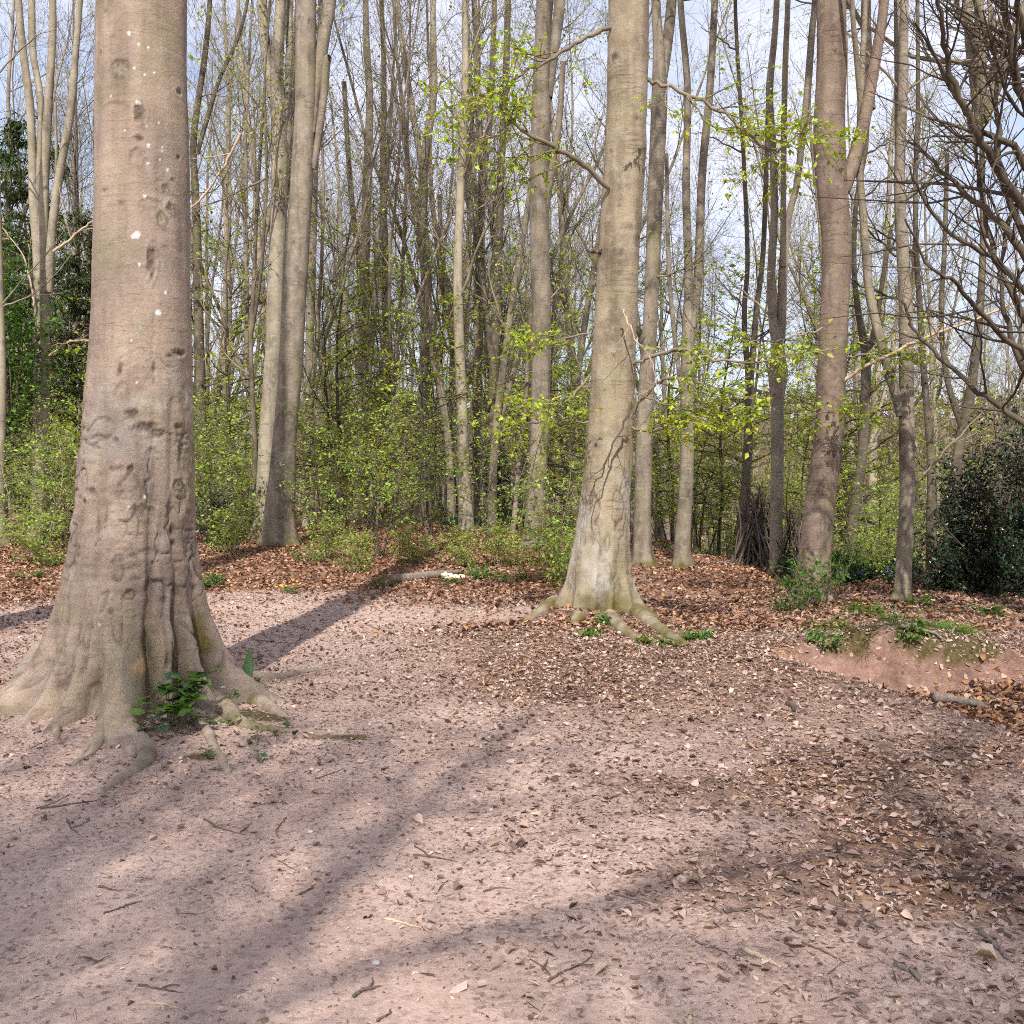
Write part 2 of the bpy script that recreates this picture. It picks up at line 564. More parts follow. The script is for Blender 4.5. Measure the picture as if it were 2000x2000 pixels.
M_PALE2 = bark_mat("bark_pale_far", (0.315, 0.267, 0.193), (0.175, 0.145, 0.103), (0.381, 0.319, 0.228), lichen=0.5, spots=0.5, full=False)
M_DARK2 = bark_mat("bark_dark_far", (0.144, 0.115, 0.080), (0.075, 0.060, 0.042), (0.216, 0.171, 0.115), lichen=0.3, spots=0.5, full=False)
M_TWIG = twig_mat("twig_grey", (0.152, 0.122, 0.085), (0.293, 0.242, 0.171))
M_TWIGD = twig_mat("twig_dark", (0.060, 0.046, 0.034), (0.130, 0.103, 0.072))
M_TWIGM = twig_mat("twig_mauve", (0.180, 0.134, 0.110), (0.312, 0.246, 0.198))
M_LEAF = leaf_mat("fresh_leaf", 0.42, 0.45, 0.35)
M_HOLLY = leaf_mat("glossy_leaf", 0.08, 0.28, 0.5)
M_NEEDLE = leaf_mat("needle", 0.15, 0.6, 0.2)
M_DEAD = leaf_mat("dead_leaf", 0.10, 0.75, 0.2)
M_FLOWER = leaf_mat("petal", 0.3, 0.6, 0.2)
M_STICK = stick_mat("stick_brown", (0.070, 0.048, 0.036), (0.165, 0.120, 0.092))
M_STICKP = stick_mat("stick_bare", (0.36, 0.26, 0.17), (0.56, 0.43, 0.30))
M_LOG = stick_mat("log_bark", (0.120, 0.092, 0.075), (0.270, 0.215, 0.180))
M_ENDGRAIN = stick_mat("cut_wood", (0.30, 0.21, 0.13), (0.44, 0.33, 0.21))
M_STONE = stick_mat("stone", (0.40, 0.36, 0.34), (0.62, 0.58, 0.56))
# ------------------------------------------------------------------ ground
def litter_at(x, y):
    """How thickly dead leaves lie (0..1.2) at a place."""
    x = np.asarray(x, float); y = np.asarray(y, float)
    wob = 2.0 * fbm(x * 0.45, y * 0.45, 0, 4, 41) + 0.5 * fbm(x * 2.2, y * 2.2, 0, 2, 42)
    wood = sstep(11.9, 15.4, y + wob + 0.10 * (x + 4)) * (1 - sstep(0.2, 1.2, x - 0.1 * (y - 13)))
    wood_r = sstep(11.0, 12.6, y + 0.6 * wob + 0.12 * (x - 4)) * sstep(1.0, 2.2, x - 0.05 * (y - 12))
    path = np.exp(-((x - (1.9 + 0.13 * (y - 11))) / 0.8) ** 2) * sstep(10.5, 12.5, y) * (1 - sstep(26, 34, y))
    patch = sstep(-0.15, 0.75, fbm(x * 0.55 + 3, y * 0.75, 0, 4, 43))
    base = 0.07 + 0.46 * patch * (0.30 + 0.70 * sstep(-2.0, 1.5, x)) + 0.34 * sstep(4.6, 8.0, y) + 0.34 * sstep(-0.6, 1.8, x + 0.25 * (y - 4))
    base = base - 0.10 * (1 - sstep(2.8, 5.0, y)) * (1 - sstep(-1.5, 1.0, x))
    bowl = hollow(x, y) * (1 - sstep(8.9, 9.06, y + 0.10 * (x - 3.4))) * sstep(2.9, 3.3, x + 0.3 * (y - 8.1)) * 1.2
    bare = np.exp(-(((x + 0.6) / 1.8) ** 2 + ((y - 11.8) / 1.0) ** 2)) * 0.35
    bare = bare + np.exp(-(((x - 2.8) / 0.8) ** 2 + ((y - 10.3) / 0.8) ** 2)) * 0.3
    return np.clip(np.maximum.reduce([base - bare, wood, wood_r * (1 - 0.62 * path), bowl]), 0.02, 1.1)

MOSS_SPOTS = []          # (x, y, rx, ry, strength) filled from the photo
def moss_and_shade_at(x, y):
    m = np.zeros(np.broadcast(x, y).shape)
    for (mx, my, rx, ry, s) in MOSS_SPOTS:
        m = np.maximum(m, s * np.exp(-(((x - mx) / rx) ** 2 + ((y - my) / ry) ** 2)))
    wob = 0.12 * vnoise(x * 1.3, y * 1.3, 0, 5) + 0.05 * vnoise(x * 4.1, y * 4.1, 0, 6)
    yb = y + wob * 1.8 + 0.10 * (x - 3.4)
    lip = sstep(9.14, 9.22, yb + .05 * fbm(x * 3, y * 3, 0, 2, 72)) * (1 - sstep(9.36, 9.62, yb)) * sstep(2.7, 2.95, x) * (1 - sstep(4.1, 4.5, x))  # mossy lip, thickened so the dark colour also stands for overhang shade
    m = np.maximum(m, lip)
    n = fbm(x * 6, y * 6, 0, 3, 71)
    return np.clip(m * (0.75 + 0.9 * n), 0, 1)
for (px, py, rx, ry, s) in [(475, 1390, .12, .14, .9), (530, 1400, .14, .10, .9), (620, 1438, .16, .08, 1.0), (700, 1440, .2, .07, .8),
                            (400, 1478, .13, .07, .8), (445, 1500, .10, .07, .8), (320, 1500, .1, .05, .6),
                            (1080, 1195, .30, .2, .8), (1250, 1235, .3, .22, .7), (1300, 1250, .25, .2, .5), (1480, 1245, .3, .12, .5), (660, 1345, .12, .06, .6), (745, 1340, .12, .05, .5)]:
    g = ground(px, py)
    MOSS_SPOTS.append((g[0], g[1], rx, ry, s))
MOSS_SPOTS += [(2.66, 8.9, .05, .45, .6), (2.60, 9.9, .10, .5, .5), (4.6, 9.9, .5, .12, .6)]

ys = np.concatenate([np.linspace(-40, -2, 20)[:-1], np.linspace(-2, 2, 10)[:-1], np.arange(2, 16, 0.06), np.arange(16, 34, 0.22), np.geomspace(34, 900, 46)])
xr = np.concatenate([np.arange(0, 6.5, 0.07), np.arange(6.5, 16, 0.35), np.geomspace(16, 700, 34)])
xs = np.concatenate([-xr[:0:-1], xr])
GX, GY = np.meshgrid(xs, ys)
GZ = H(GX, GY)
nx, ny = len(xs), len(ys)
gi = np.arange(ny - 1)[:, None] * nx + np.arange(nx - 1)[None, :]
gq = np.stack([gi, gi + 1, gi + nx + 1, gi + nx], -1).reshape(-1, 4)
bankm = np.clip(hollow(GX, GY) * 4 * (1 - hollow(GX, GY)), 0, 1) + 0.6 * hollow(GX, GY)
gcol = np.stack([np.clip(litter_at(GX, GY), 0, 1), moss_and_shade_at(GX, GY), np.clip(bankm, 0, 1)], -1).reshape(-1, 3)

def ground_mat():
    m, nd, ln, out = new_mat("forest_floor")
    tc = N_(nd, 'ShaderNodeTexCoord')
    P = tc.outputs['Object']
    a = N_(nd, 'ShaderNodeAttribute'); a.attribute_name = "col"
    sep = N_(nd, 'ShaderNodeSeparateColor'); ln.new(a.outputs['Color'], sep.inputs[0])
    # trodden pinkish soil
    n1 = N_(nd, 'ShaderNodeTexNoise', Scale=0.9, Detail=6.0, Roughness=0.6); ln.new(P, n1.inputs['Vector'])
    soil = ramp(nd, [(0.30, (0.350, 0.240, 0.195)), (0.48, (0.450, 0.322, 0.265)), (0.68, (0.520, 0.388, 0.322))])
    ln.new(n1.outputs['Fac'], soil.inputs['Fac'])
    col = soil.outputs['Color']
    n2 = N_(nd, 'ShaderNodeTexNoise', Scale=26.0, Detail=6.0, Roughness=0.72); ln.new(P, n2.inputs['Vector'])
    r2 = ramp(nd, [(0.33, (0.58, 0.54, 0.53)), (0.48, (0.97, 0.96, 0.95)), (0.66, (1.14, 1.13, 1.12))])
    ln.new(n2.outputs['Fac'], r2.inputs['Fac'])
    col = mixc(nd, ln, 0.85, col, r2.outputs['Color'], 'MULTIPLY')
    # crumbs of trodden leaf and grit
    v = N_(nd, 'ShaderNodeTexVoronoi', Scale=55.0, Randomness=1.0); ln.new(P, v.inputs['Vector'])
    sepv = N_(nd, 'ShaderNodeSeparateColor'); ln.new(v.outputs['Color'], sepv.inputs[0])
    rv = ramp(nd, [(0.0, (0.17, 0.108, 0.085)), (0.30, (0.30, 0.205, 0.165)), (0.75, (0.43, 0.31, 0.255)), (1.0, (0.56, 0.44, 0.37))])
    ln.new(sepv.outputs[0], rv.inputs['Fac'])
    pick = N_(nd, 'ShaderNodeMath', operation='LESS_THAN'); ln.new(sepv.outputs[1], pick.inputs[0])
    n3 = N_(nd, 'ShaderNodeTexNoise', Scale=2.6, Detail=4.0, Roughness=0.6); ln.new(P, n3.inputs['Vector'])
    rr = ramp(nd, [(0.40, (0.05, 0.05, 0.05)), (0.62, (0.6, 0.6, 0.6))]); ln.new(n3.outputs['Fac'], rr.inputs['Fac'])
    lim = N_(nd, 'ShaderNodeMath', operation='MULTIPLY_ADD'); ln.new(sep.outputs[0], lim.inputs[0]); lim.inputs[1].default_value = 0.9
    half = N_(nd, 'ShaderNodeMath', operation='MULTIPLY'); ln.new(rr.outputs['Color'], half.inputs[0]); half.inputs[1].default_value = 0.42
    ln.new(half.outputs[0], lim.inputs[2]); ln.new(lim.outputs[0], pick.inputs[1])
    pf = N_(nd, 'ShaderNodeMath', operation='MULTIPLY'); ln.new(pick.outputs[0], pf.inputs[0]); pf.inputs[1].default_value = 0.75
    col = mixc(nd, ln, pf.outputs[0], col, rv.outputs['Color'])
    # leaf mould under thick litter
    n4 = N_(nd, 'ShaderNodeTexVoronoi', Scale=17.0); ln.new(P, n4.inputs['Vector'])
    sep4 = N_(nd, 'ShaderNodeSeparateColor'); ln.new(n4.outputs['Color'], sep4.inputs[0])
    r4 = ramp(nd, [(0.0, (0.07, 0.038, 0.026)), (0.5, (0.17, 0.088, 0.052)), (1.0, (0.32, 0.185, 0.105))])
    ln.new(sep4.outputs[0], r4.inputs['Fac'])
    lr = ramp(nd, [(0.45, (0, 0, 0)), (0.85, (1, 1, 1))]); ln.new(sep.outputs[0], lr.inputs['Fac'])
    col = mixc(nd, ln, lr.outputs['Color'], col, r4.outputs['Color'])
    # raw red earth of the bank
    n5 = N_(nd, 'ShaderNodeTexNoise', Scale=7.0, Detail=6.0, Roughness=0.65); ln.new(P, n5.inputs['Vector'])
    r5 = ramp(nd, [(0.32, (0.130, 0.074, 0.056)), (0.52, (0.265, 0.155, 0.120)), (0.70, (0.380, 0.235, 0.185))]); ln.new(n5.outputs['Fac'], r5.inputs['Fac'])
    bf = N_(nd, 'ShaderNodeMath', operation='MULTIPLY'); ln.new(sep.outputs[2], bf.inputs[0]); bf.inputs[1].default_value = 0.8
    col = mixc(nd, ln, bf.outputs[0], col, r5.outputs['Color'])
    # moss; along the bank's lip its dark tone also carries shade
    n6 = N_(nd, 'ShaderNodeTexNoise', Scale=34.0, Detail=5.0); ln.new(P, n6.inputs['Vector'])
    r6 = ramp(nd, [(0.3, (0.036, 0.029, 0.010)), (0.7, (0.125, 0.098, 0.030))]); ln.new(n6.outputs['Fac'], r6.inputs['Fac'])
    mf = ramp(nd, [(0.22, (0, 0, 0)), (0.55, (0.9, 0.9, 0.9))]); ln.new(sep.outputs[1], mf.inputs['Fac'])
    col = mixc(nd, ln, mf.outputs['Color'], col, r6.outputs['Color'])
    bs = N_(nd, 'ShaderNodeBsdfPrincipled'); ln.new(col, bs.inputs['Base Color'])
    bs.inputs['Roughness'].default_value = 0.92; bs.inputs['Specular IOR Level'].default_value = 0.15
    h = N_(nd, 'ShaderNodeMath', operation='MULTIPLY_ADD'); ln.new(pick.outputs[0], h.inputs[0]); h.inputs[1].default_value = 0.35
    ln.new(n2.outputs['Fac'], h.inputs[2])
    bp = N_(nd, 'ShaderNodeBump', Strength=0.75, Distance=0.016); ln.new(h.outputs[0], bp.inputs['Height'])
    ln.new(bp.outputs[0], bs.inputs['Normal'])
    ln.new(bs.outputs[0], out.inputs['Surface'])
    return m
g_me = make_mesh("ground", np.stack([GX, GY, GZ], -1).reshape(-1, 3), [gq], gcol, smooth=True)
g_ob = add("ground", g_me, ground_mat())
tag(g_ob, "pinkish trodden woodland clearing with a hollow and leafy floor", "ground", kind="structure")

# ------------------------------------------------------------------ dead leaves lying on the ground
DEAD_COLS = np.array([(0.44, 0.318, 0.262), (0.36, 0.248, 0.202), (0.275, 0.182, 0.148), (0.165, 0.106, 0.088), (0.52, 0.400, 0.335), (0.38, 0.215, 0.115), (0.105, 0.067, 0.056)])
RED_COLS = np.array([(0.285, 0.150, 0.098), (0.215, 0.108, 0.072), (0.37, 0.215, 0.145), (0.140, 0.070, 0.050), (0.47, 0.320, 0.225), (0.38, 0.195, 0.090), (0.08, 0.042, 0.032)])
def scatter_leaves(rng, x, y, size, cols, lift=0.004, tilt=0.35, detailed=False, probs=None, aspect=0.62):
    n = len(x)
    z = H(x, y)
    e = 0.03
    gx = (H(x + e, y, False) - H(x - e, y, False)) / (2 * e)
    gy = (H(x, y + e, False) - H(x, y - e, False)) / (2 * e)
    nrm = norm(np.stack([-gx, -gy, np.ones(n)], -1) + tilt * rng.normal(size=(n, 3)) * np.array([1, 1, 0.2]))
    a = rng.random(n) * 2 * math.pi
    d = np.stack([np.cos(a), np.sin(a), np.zeros(n)], -1)
    d = norm(d - (d * nrm).sum(-1, keepdims=True) * nrm)
    s = np.cross(nrm, d)
    L = size[:, None]
    W = L * aspect * np.clip(1 + 0.25 * rng.normal(size=(n, 1)), 0.35, 1.5)
    c = np.stack([x, y, z + lift + 0.14 * size * tilt + 0.3 * lift * rng.random(n)], -1)
    curl = (rng.normal(size=(n, 1)) * 0.28 + 0.14) * W
    cc = cols[rng.choice(len(cols), n, p=probs)] * np.clip(1 + 0.18 * rng.normal(size=(n, 1)), 0.5, 1.6)
    if detailed:
        bend = rng.normal(size=(n, 1)) * 0.14 * L
        ts = [(-0.5, 0), (-0.22, 0.9), (0.16, 0.85), (0.5, 0)]
        pts = [c - d * L * 0.5 + nrm * bend]
        for (t, w) in ts[1:3]:
            m = c + d * L * t
            w1 = w * (1 + 0.22 * rng.normal(size=(n, 1)))
            w2 = w * (1 + 0.22 * rng.normal(size=(n, 1)))
            pts += [m - s * W * 0.5 * w1 + nrm * curl, m, m + s * W * 0.5 * w2 + nrm * curl]
        pts.append(c + d * L * 0.5 + nrm * bend)
        v = np.stack(pts, 1).reshape(-1, 3)
        b = np.arange(n)[:, None] * 8
        tri = np.concatenate([b + np.array([q]) for q in ([0, 2, 1], [0, 3, 2], [4, 5, 7], [5, 6, 7])])
        quad = np.concatenate([b + np.array([q]) for q in ([1, 2, 5, 4], [2, 3, 6, 5])])
        return v, [tri, quad], np.repeat(cc, 8, 0)
    v = np.stack([c - d * L * 0.5, c - s * W * 0.5 + nrm * curl, c + d * L * 0.5, c + s * W * 0.5 + nrm * curl], 1).reshape(-1, 3)
    b = np.arange(n)[:, None] * 4
    tri = np.concatenate([b + np.array([[0, 2, 1]]), b + np.array([[0, 3, 2]])])
    return v, [tri], np.repeat(cc, 4, 0)

rng = np.random.default_rng(11)
def frustum_points(rng, n, y0, y1, power=1.0, margin=1.10):
    y = y0 + (y1 - y0) * rng.random(n) ** power
    x = (rng.random(n) * 2 - 1) * (y * 0.5 * margin + 0.4)
    # even density on the ground: keep in proportion to the width of the strip
    keep = rng.random(n) < (y * 0.5 * margin + 0.4) / (y1 * 0.5 * margin + 0.4)
    return x[keep], y[keep]
near = MB()
# fine crumbs on the trodden soil
x, y = frustum_points(rng, 300000, 2.6, 11.0)
k = rng.random(len(x)) < np.clip(0.16 + 0.9 * litter_at(x, y), 0, 1) * np.where(y < 6, 0.9, 0.55)
x, y = x[k], y[k]
near.put(*scatter_leaves(rng, x, y, 0.009 + 0.020 * rng.random(len(x)) ** 2, DEAD_COLS, lift=0.002, tilt=0.35, aspect=0.4, probs=[.26, .24, .19, .10, .15, .01, .05]))
# whole and broken leaves
x, y = frustum_points(rng, 210000, 2.6, 14.5)
k = rng.random(len(x)) < np.clip(litter_at(x, y) ** 1.25 * 1.0, 0, 1)
x, y = x[k], y[k]
near.put(*scatter_leaves(rng, x, y, 0.016 + 0.040 * rng.random(len(x)) ** 2.0, DEAD_COLS, tilt=0.34, detailed=True, probs=[.26, .28, .22, .10, .09, .005, .045]))
# twiglets and splinters
x, y = frustum_points(rng, 60000, 2.6, 12.0)
k = rng.random(len(x)) < np.clip(litter_at(x, y) * .9 + .05, 0, 1)
x, y = x[k], y[k]
near.put(*scatter_leaves(rng, x, y, 0.03 + 0.06 * rng.random(len(x)) ** 2, DEAD_COLS, lift=0.003, tilt=0.25, aspect=0.09, probs=[.12, .15, .2, .26, .07, .02, .18]))
o = add("leaf_litter", near.mesh("leaf_litter"), M_DEAD)
tag(o, "brown beech leaves and crumbs trodden into the bare clearing", "leaves", kind="stuff")
deep = MB()
x, y = frustum_points(rng, 150000, 10.5, 30.0, margin=1.15)
k = rng.random(len(x)) < np.clip(litter_at(x, y) * 1.6 - 0.55, 0, 1)
x, y = x[k], y[k]
deep.put(*scatter_leaves(rng, x, y, 0.05 + 0.045 * rng.random(len(x)), RED_COLS, lift=0.012, tilt=0.5, probs=[.26, .18, .2, .1, .12, .09, .05]))
bx_, by_ = 2.7 + 2.6 * rng.random(9000), 5.6 + 3.4 * rng.random(9000)
k = rng.random(9000) < hollow(bx_, by_) * (1 - sstep(8.97, 9.10, by_ + 0.10 * (bx_ - 3.4))) * sstep(2.95, 3.4, bx_ + 0.3 * (by_ - 8.1)) * (.35 + .65 * sstep(3.1, 3.6, bx_))
deep.put(*scatter_leaves(rng, bx_[k], by_[k], 0.045 + 0.035 * rng.random(k.sum()), RED_COLS, lift=0.012, tilt=0.5, detailed=True))
o = add("leaf_drift", deep.mesh("leaf_drift"), M_DEAD)
tag(o, "deep russet drift of beech leaves under the trees and in the hollow", "leaves", kind="stuff")

# ------------------------------------------------------------------ trunks
def trunk_mesh(name, ctrl, radii, sides, rows, lobes=(), seed=0, rough=0.02, knots=0, moss_h=0.25, rowpow=1.0, origin=None, custom=None, sink=0.25, fine_h=None):
    """Trunk swept up a centre line with root flare lobes, lumps and branch scars. lobes: (phi, amp, decay, width)."""
    ctrl = np.asarray(ctrl, float); radii = np.asarray(radii, float)
    n = rows
    fine = resample(np.column_stack([ctrl, radii]), 400)
    L = np.concatenate([[0], np.cumsum(np.linalg.norm(np.diff(fine[:, :3], axis=0), axis=1))])
    u = L[-1] * np.linspace(0, 1, n) ** rowpow
    if fine_h:
        nf = int(n * .9)
        u = np.concatenate([np.linspace(0, fine_h, nf, endpoint=False), np.linspace(fine_h, L[-1], n - nf)])
    C = np.stack([np.interp(u, L, fine[:, k]) for k in range(3)], -1)
    R = np.interp(u, L, fine[:, 3])
    z0 = ctrl[0, 2]
    to_cam = -ctrl[0, :2] / max(np.linalg.norm(ctrl[0, :2]), 1e-6)
    fdir = np.array([to_cam[0], to_cam[1], 0]); rt = np.array([-to_cam[1], to_cam[0], 0])
    phi = np.linspace(-math.pi, math.pi, sides, endpoint=False)
    h = (C[:, 2] - z0)[:, None] * np.ones((1, sides)) - sink
    PH = phi[None, :] * np.ones((n, 1))
    RR = R[:, None] * np.ones((1, sides))
    cx, sy = np.cos(PH) * RR, np.sin(PH) * RR
    r = RR * (1 + rough * 2.2 * fbm(cx * 3 / max(R[0], .05) * .3, sy * 3 / max(R[0], .05) * .3, h * 1.2, 3, seed))
    tint = np.zeros((n, sides, 3))
    for (p, A, dec, w) in lobes:
        dp = (PH - p + math.pi) % (2 * math.pi) - math.pi
        r = r + A * np.exp(-np.clip(h, -0.15, None) / dec) * np.exp(-(dp / w) ** 2)
    rng = np.random.default_rng(seed + 5)
    for _ in range(knots):
        kp, kh, ks = rng.uniform(-1.6, 1.6), rng.uniform(0.4, h.max()), R[0] * rng.uniform(0.07, 0.20)
        sel = np.abs(h[:, 0] - kh) < ks * 4
        if not sel.any(): continue
        dp = ((PH[sel] - kp + math.pi) % (2 * math.pi) - math.pi) * RR[sel]
        hs = h[sel] - kh
        asp = rng.uniform(.7, 1.9)
        q = np.sqrt((dp / (ks * asp)) ** 2 + (hs / ks) ** 2) + 0.55 * fbm(dp * 2.2 / ks, hs * 2.2 / ks, kh * 7, 3, 15)
        r[sel] = r[sel] + ks * 0.10 * np.exp(-(q - 1) ** 2 * 7) - ks * 0.10 * np.exp(-q ** 2 * 4)
        tint[sel, :, 1] = np.maximum(tint[sel, :, 1], rng.uniform(.25, .95) * np.exp(-np.clip(q, 0, None) ** 2 * 3.0))
    mn = fbm(cx * 7, sy * 7, h * 7, 3, seed + 2)
    tint[..., 0] = np.clip((np.exp(-np.clip(h, 0, None) / max(moss_h, .01)) - 0.35 + 0.8 * mn) * 1.3, 0, 0.9) if moss_h > 0 else 0
    if custom is not None:
        r, tint = custom(PH, h, RR, r, tint, cx, sy)
    V = C[:, None, :] + r[..., None] * (np.cos(PH)[..., None] * fdir + np.sin(PH)[..., None] * rt)
    i = np.arange(n - 1)[:, None] * sides
    j = np.arange(sides)[None, :]
    j2 = (j + 1) % sides
    q = np.stack([i + j, i + j2, i + sides + j2, i + sides + j], -1).reshape(-1, 4)
    v = V.reshape(-1, 3)
    top = len(v)
    v = np.vstack([v, C[-1] + np.array([0, 0, R[-1] * 0.3])])
    jj = np.arange(sides)
    cap = np.stack([(n - 1) * sides + jj, (n - 1) * sides + (jj + 1) % sides, np.full(sides, top)], -1)
    if origin is not None:
        v = v - np.asarray(origin)
    if tint.shape[-1] == 3:
        tint = np.concatenate([tint, np.ones(tint.shape[:2] + (1,))], -1)
    return make_mesh(name, v, [q, cap], np.vstack([tint.reshape(-1, 4), [[0, 0, 0, 1]]]), smooth=True)

def px_line(stem, depth, top_extra=0.0, dshift=0.0):
    """(px, py, width_px) list -> centre points and radii at a distance."""
    P = np.array([at(a, b, depth + dshift * k / max(len(stem) - 1, 1)) for k, (a, b, w) in enumerate(stem)])
    R = np.array([w * 0.5 * depth / F for (a, b, w) in stem])
    if top_extra > 0:
        d = norm((P[-1] - P[-2])[None])[0]
        d = norm((d + np.array([0, 0, 1.0]))[None])[0]
        P = np.vstack([P, P[-1] + d * top_extra * 0.5, P[-1] + d * top_extra])
        R = np.concatenate([R, [R[-1] * 0.85, R[-1] * 0.6]])
    return P, R

# bare crowns, shared: origin at the foot of the leader
def crown_mesh(seed, height, r0, n1, n2, n3, spread=2.6, first=0.05, leaders=1, up=0.10, ang=0.75):
    rng = np.random.default_rng(seed)
    mb = MB()
    K = 12
    P = np.zeros((leaders, K, 3))
    for l in range(leaders):
        d = np.array([0, 0, 1.0]) if leaders == 1 else norm(np.array([[math.cos(l * 2.4 + seed) * .28, math.sin(l * 2.4 + seed) * .28, 1.0]]))[0]
        p = np.zeros(3)
        for k in range(K):
            P[l, k] = p
            d = norm((d + rng.normal(size=3) * 0.07 + np.array([0, 0, 0.08]))[None])[0]
            p = p + d * height / (K - 1)
    R = np.repeat((r0 * np.linspace(1, 0.1, K))[None], leaders, 0)
    mb.put(*tubes(P, R, 8))
    P1, R1 = children(rng, P, R, n1, first, 0.97, ang, 0.2, spread, 0.3, 8, up=up, wig=0.13, rr=0.55, tip=0.25, taper=0.55)
    mb.put(*tubes(P1, R1, 5))
    P2, R2 = children(rng, P1, R1, n2, 0.15, 0.98, 0.7, 0.25, spread * 0.48, 0.35, 6, up=up * 0.8, wig=0.16, rr=0.6, tip=0.3, taper=0.5, rmin=0.005)
    mb.put(*tubes(P2, R2, 4))
    P3, R3 = children(rng, P2, R2, n3, 0.1, 1.0, 0.7, 0.3, spread * 0.24, 0.4, 4, up=up * 0.5, wig=0.2, rr=0.6, tip=0.4, taper=0.4, rmin=0.0035)
    mb.put(*tubes(P3, R3, 3))
    return mb.mesh("crown"), (P1, R1, P2, R2, P3, R3)

CROWN = [crown_mesh(100 + k, h, 0.12, 13, 7, 7, spread=3.0, leaders=l)[0] for k, (h, l) in enumerate([(10, 1), (11, 2), (9, 3)])]
CROWN.append(crown_mesh(140, 12, .26, 11, 8, 7, spread=5.2, leaders=3, up=.05, ang=.9)[0])
for c_ in CROWN:
    c_.materials.append(M_TWIG)

def crown_on(parent, top, origin, r, which, rz, s=1.0):
    o = add("crown", CROWN[which], None, parent, np.asarray(top) - np.asarray(origin))
    o.rotation_euler = (0, 0, rz)
    k = s * max(r / 0.12, 0.55)
    o.scale = (s * 1.0, s * 1.0, s)
    return o
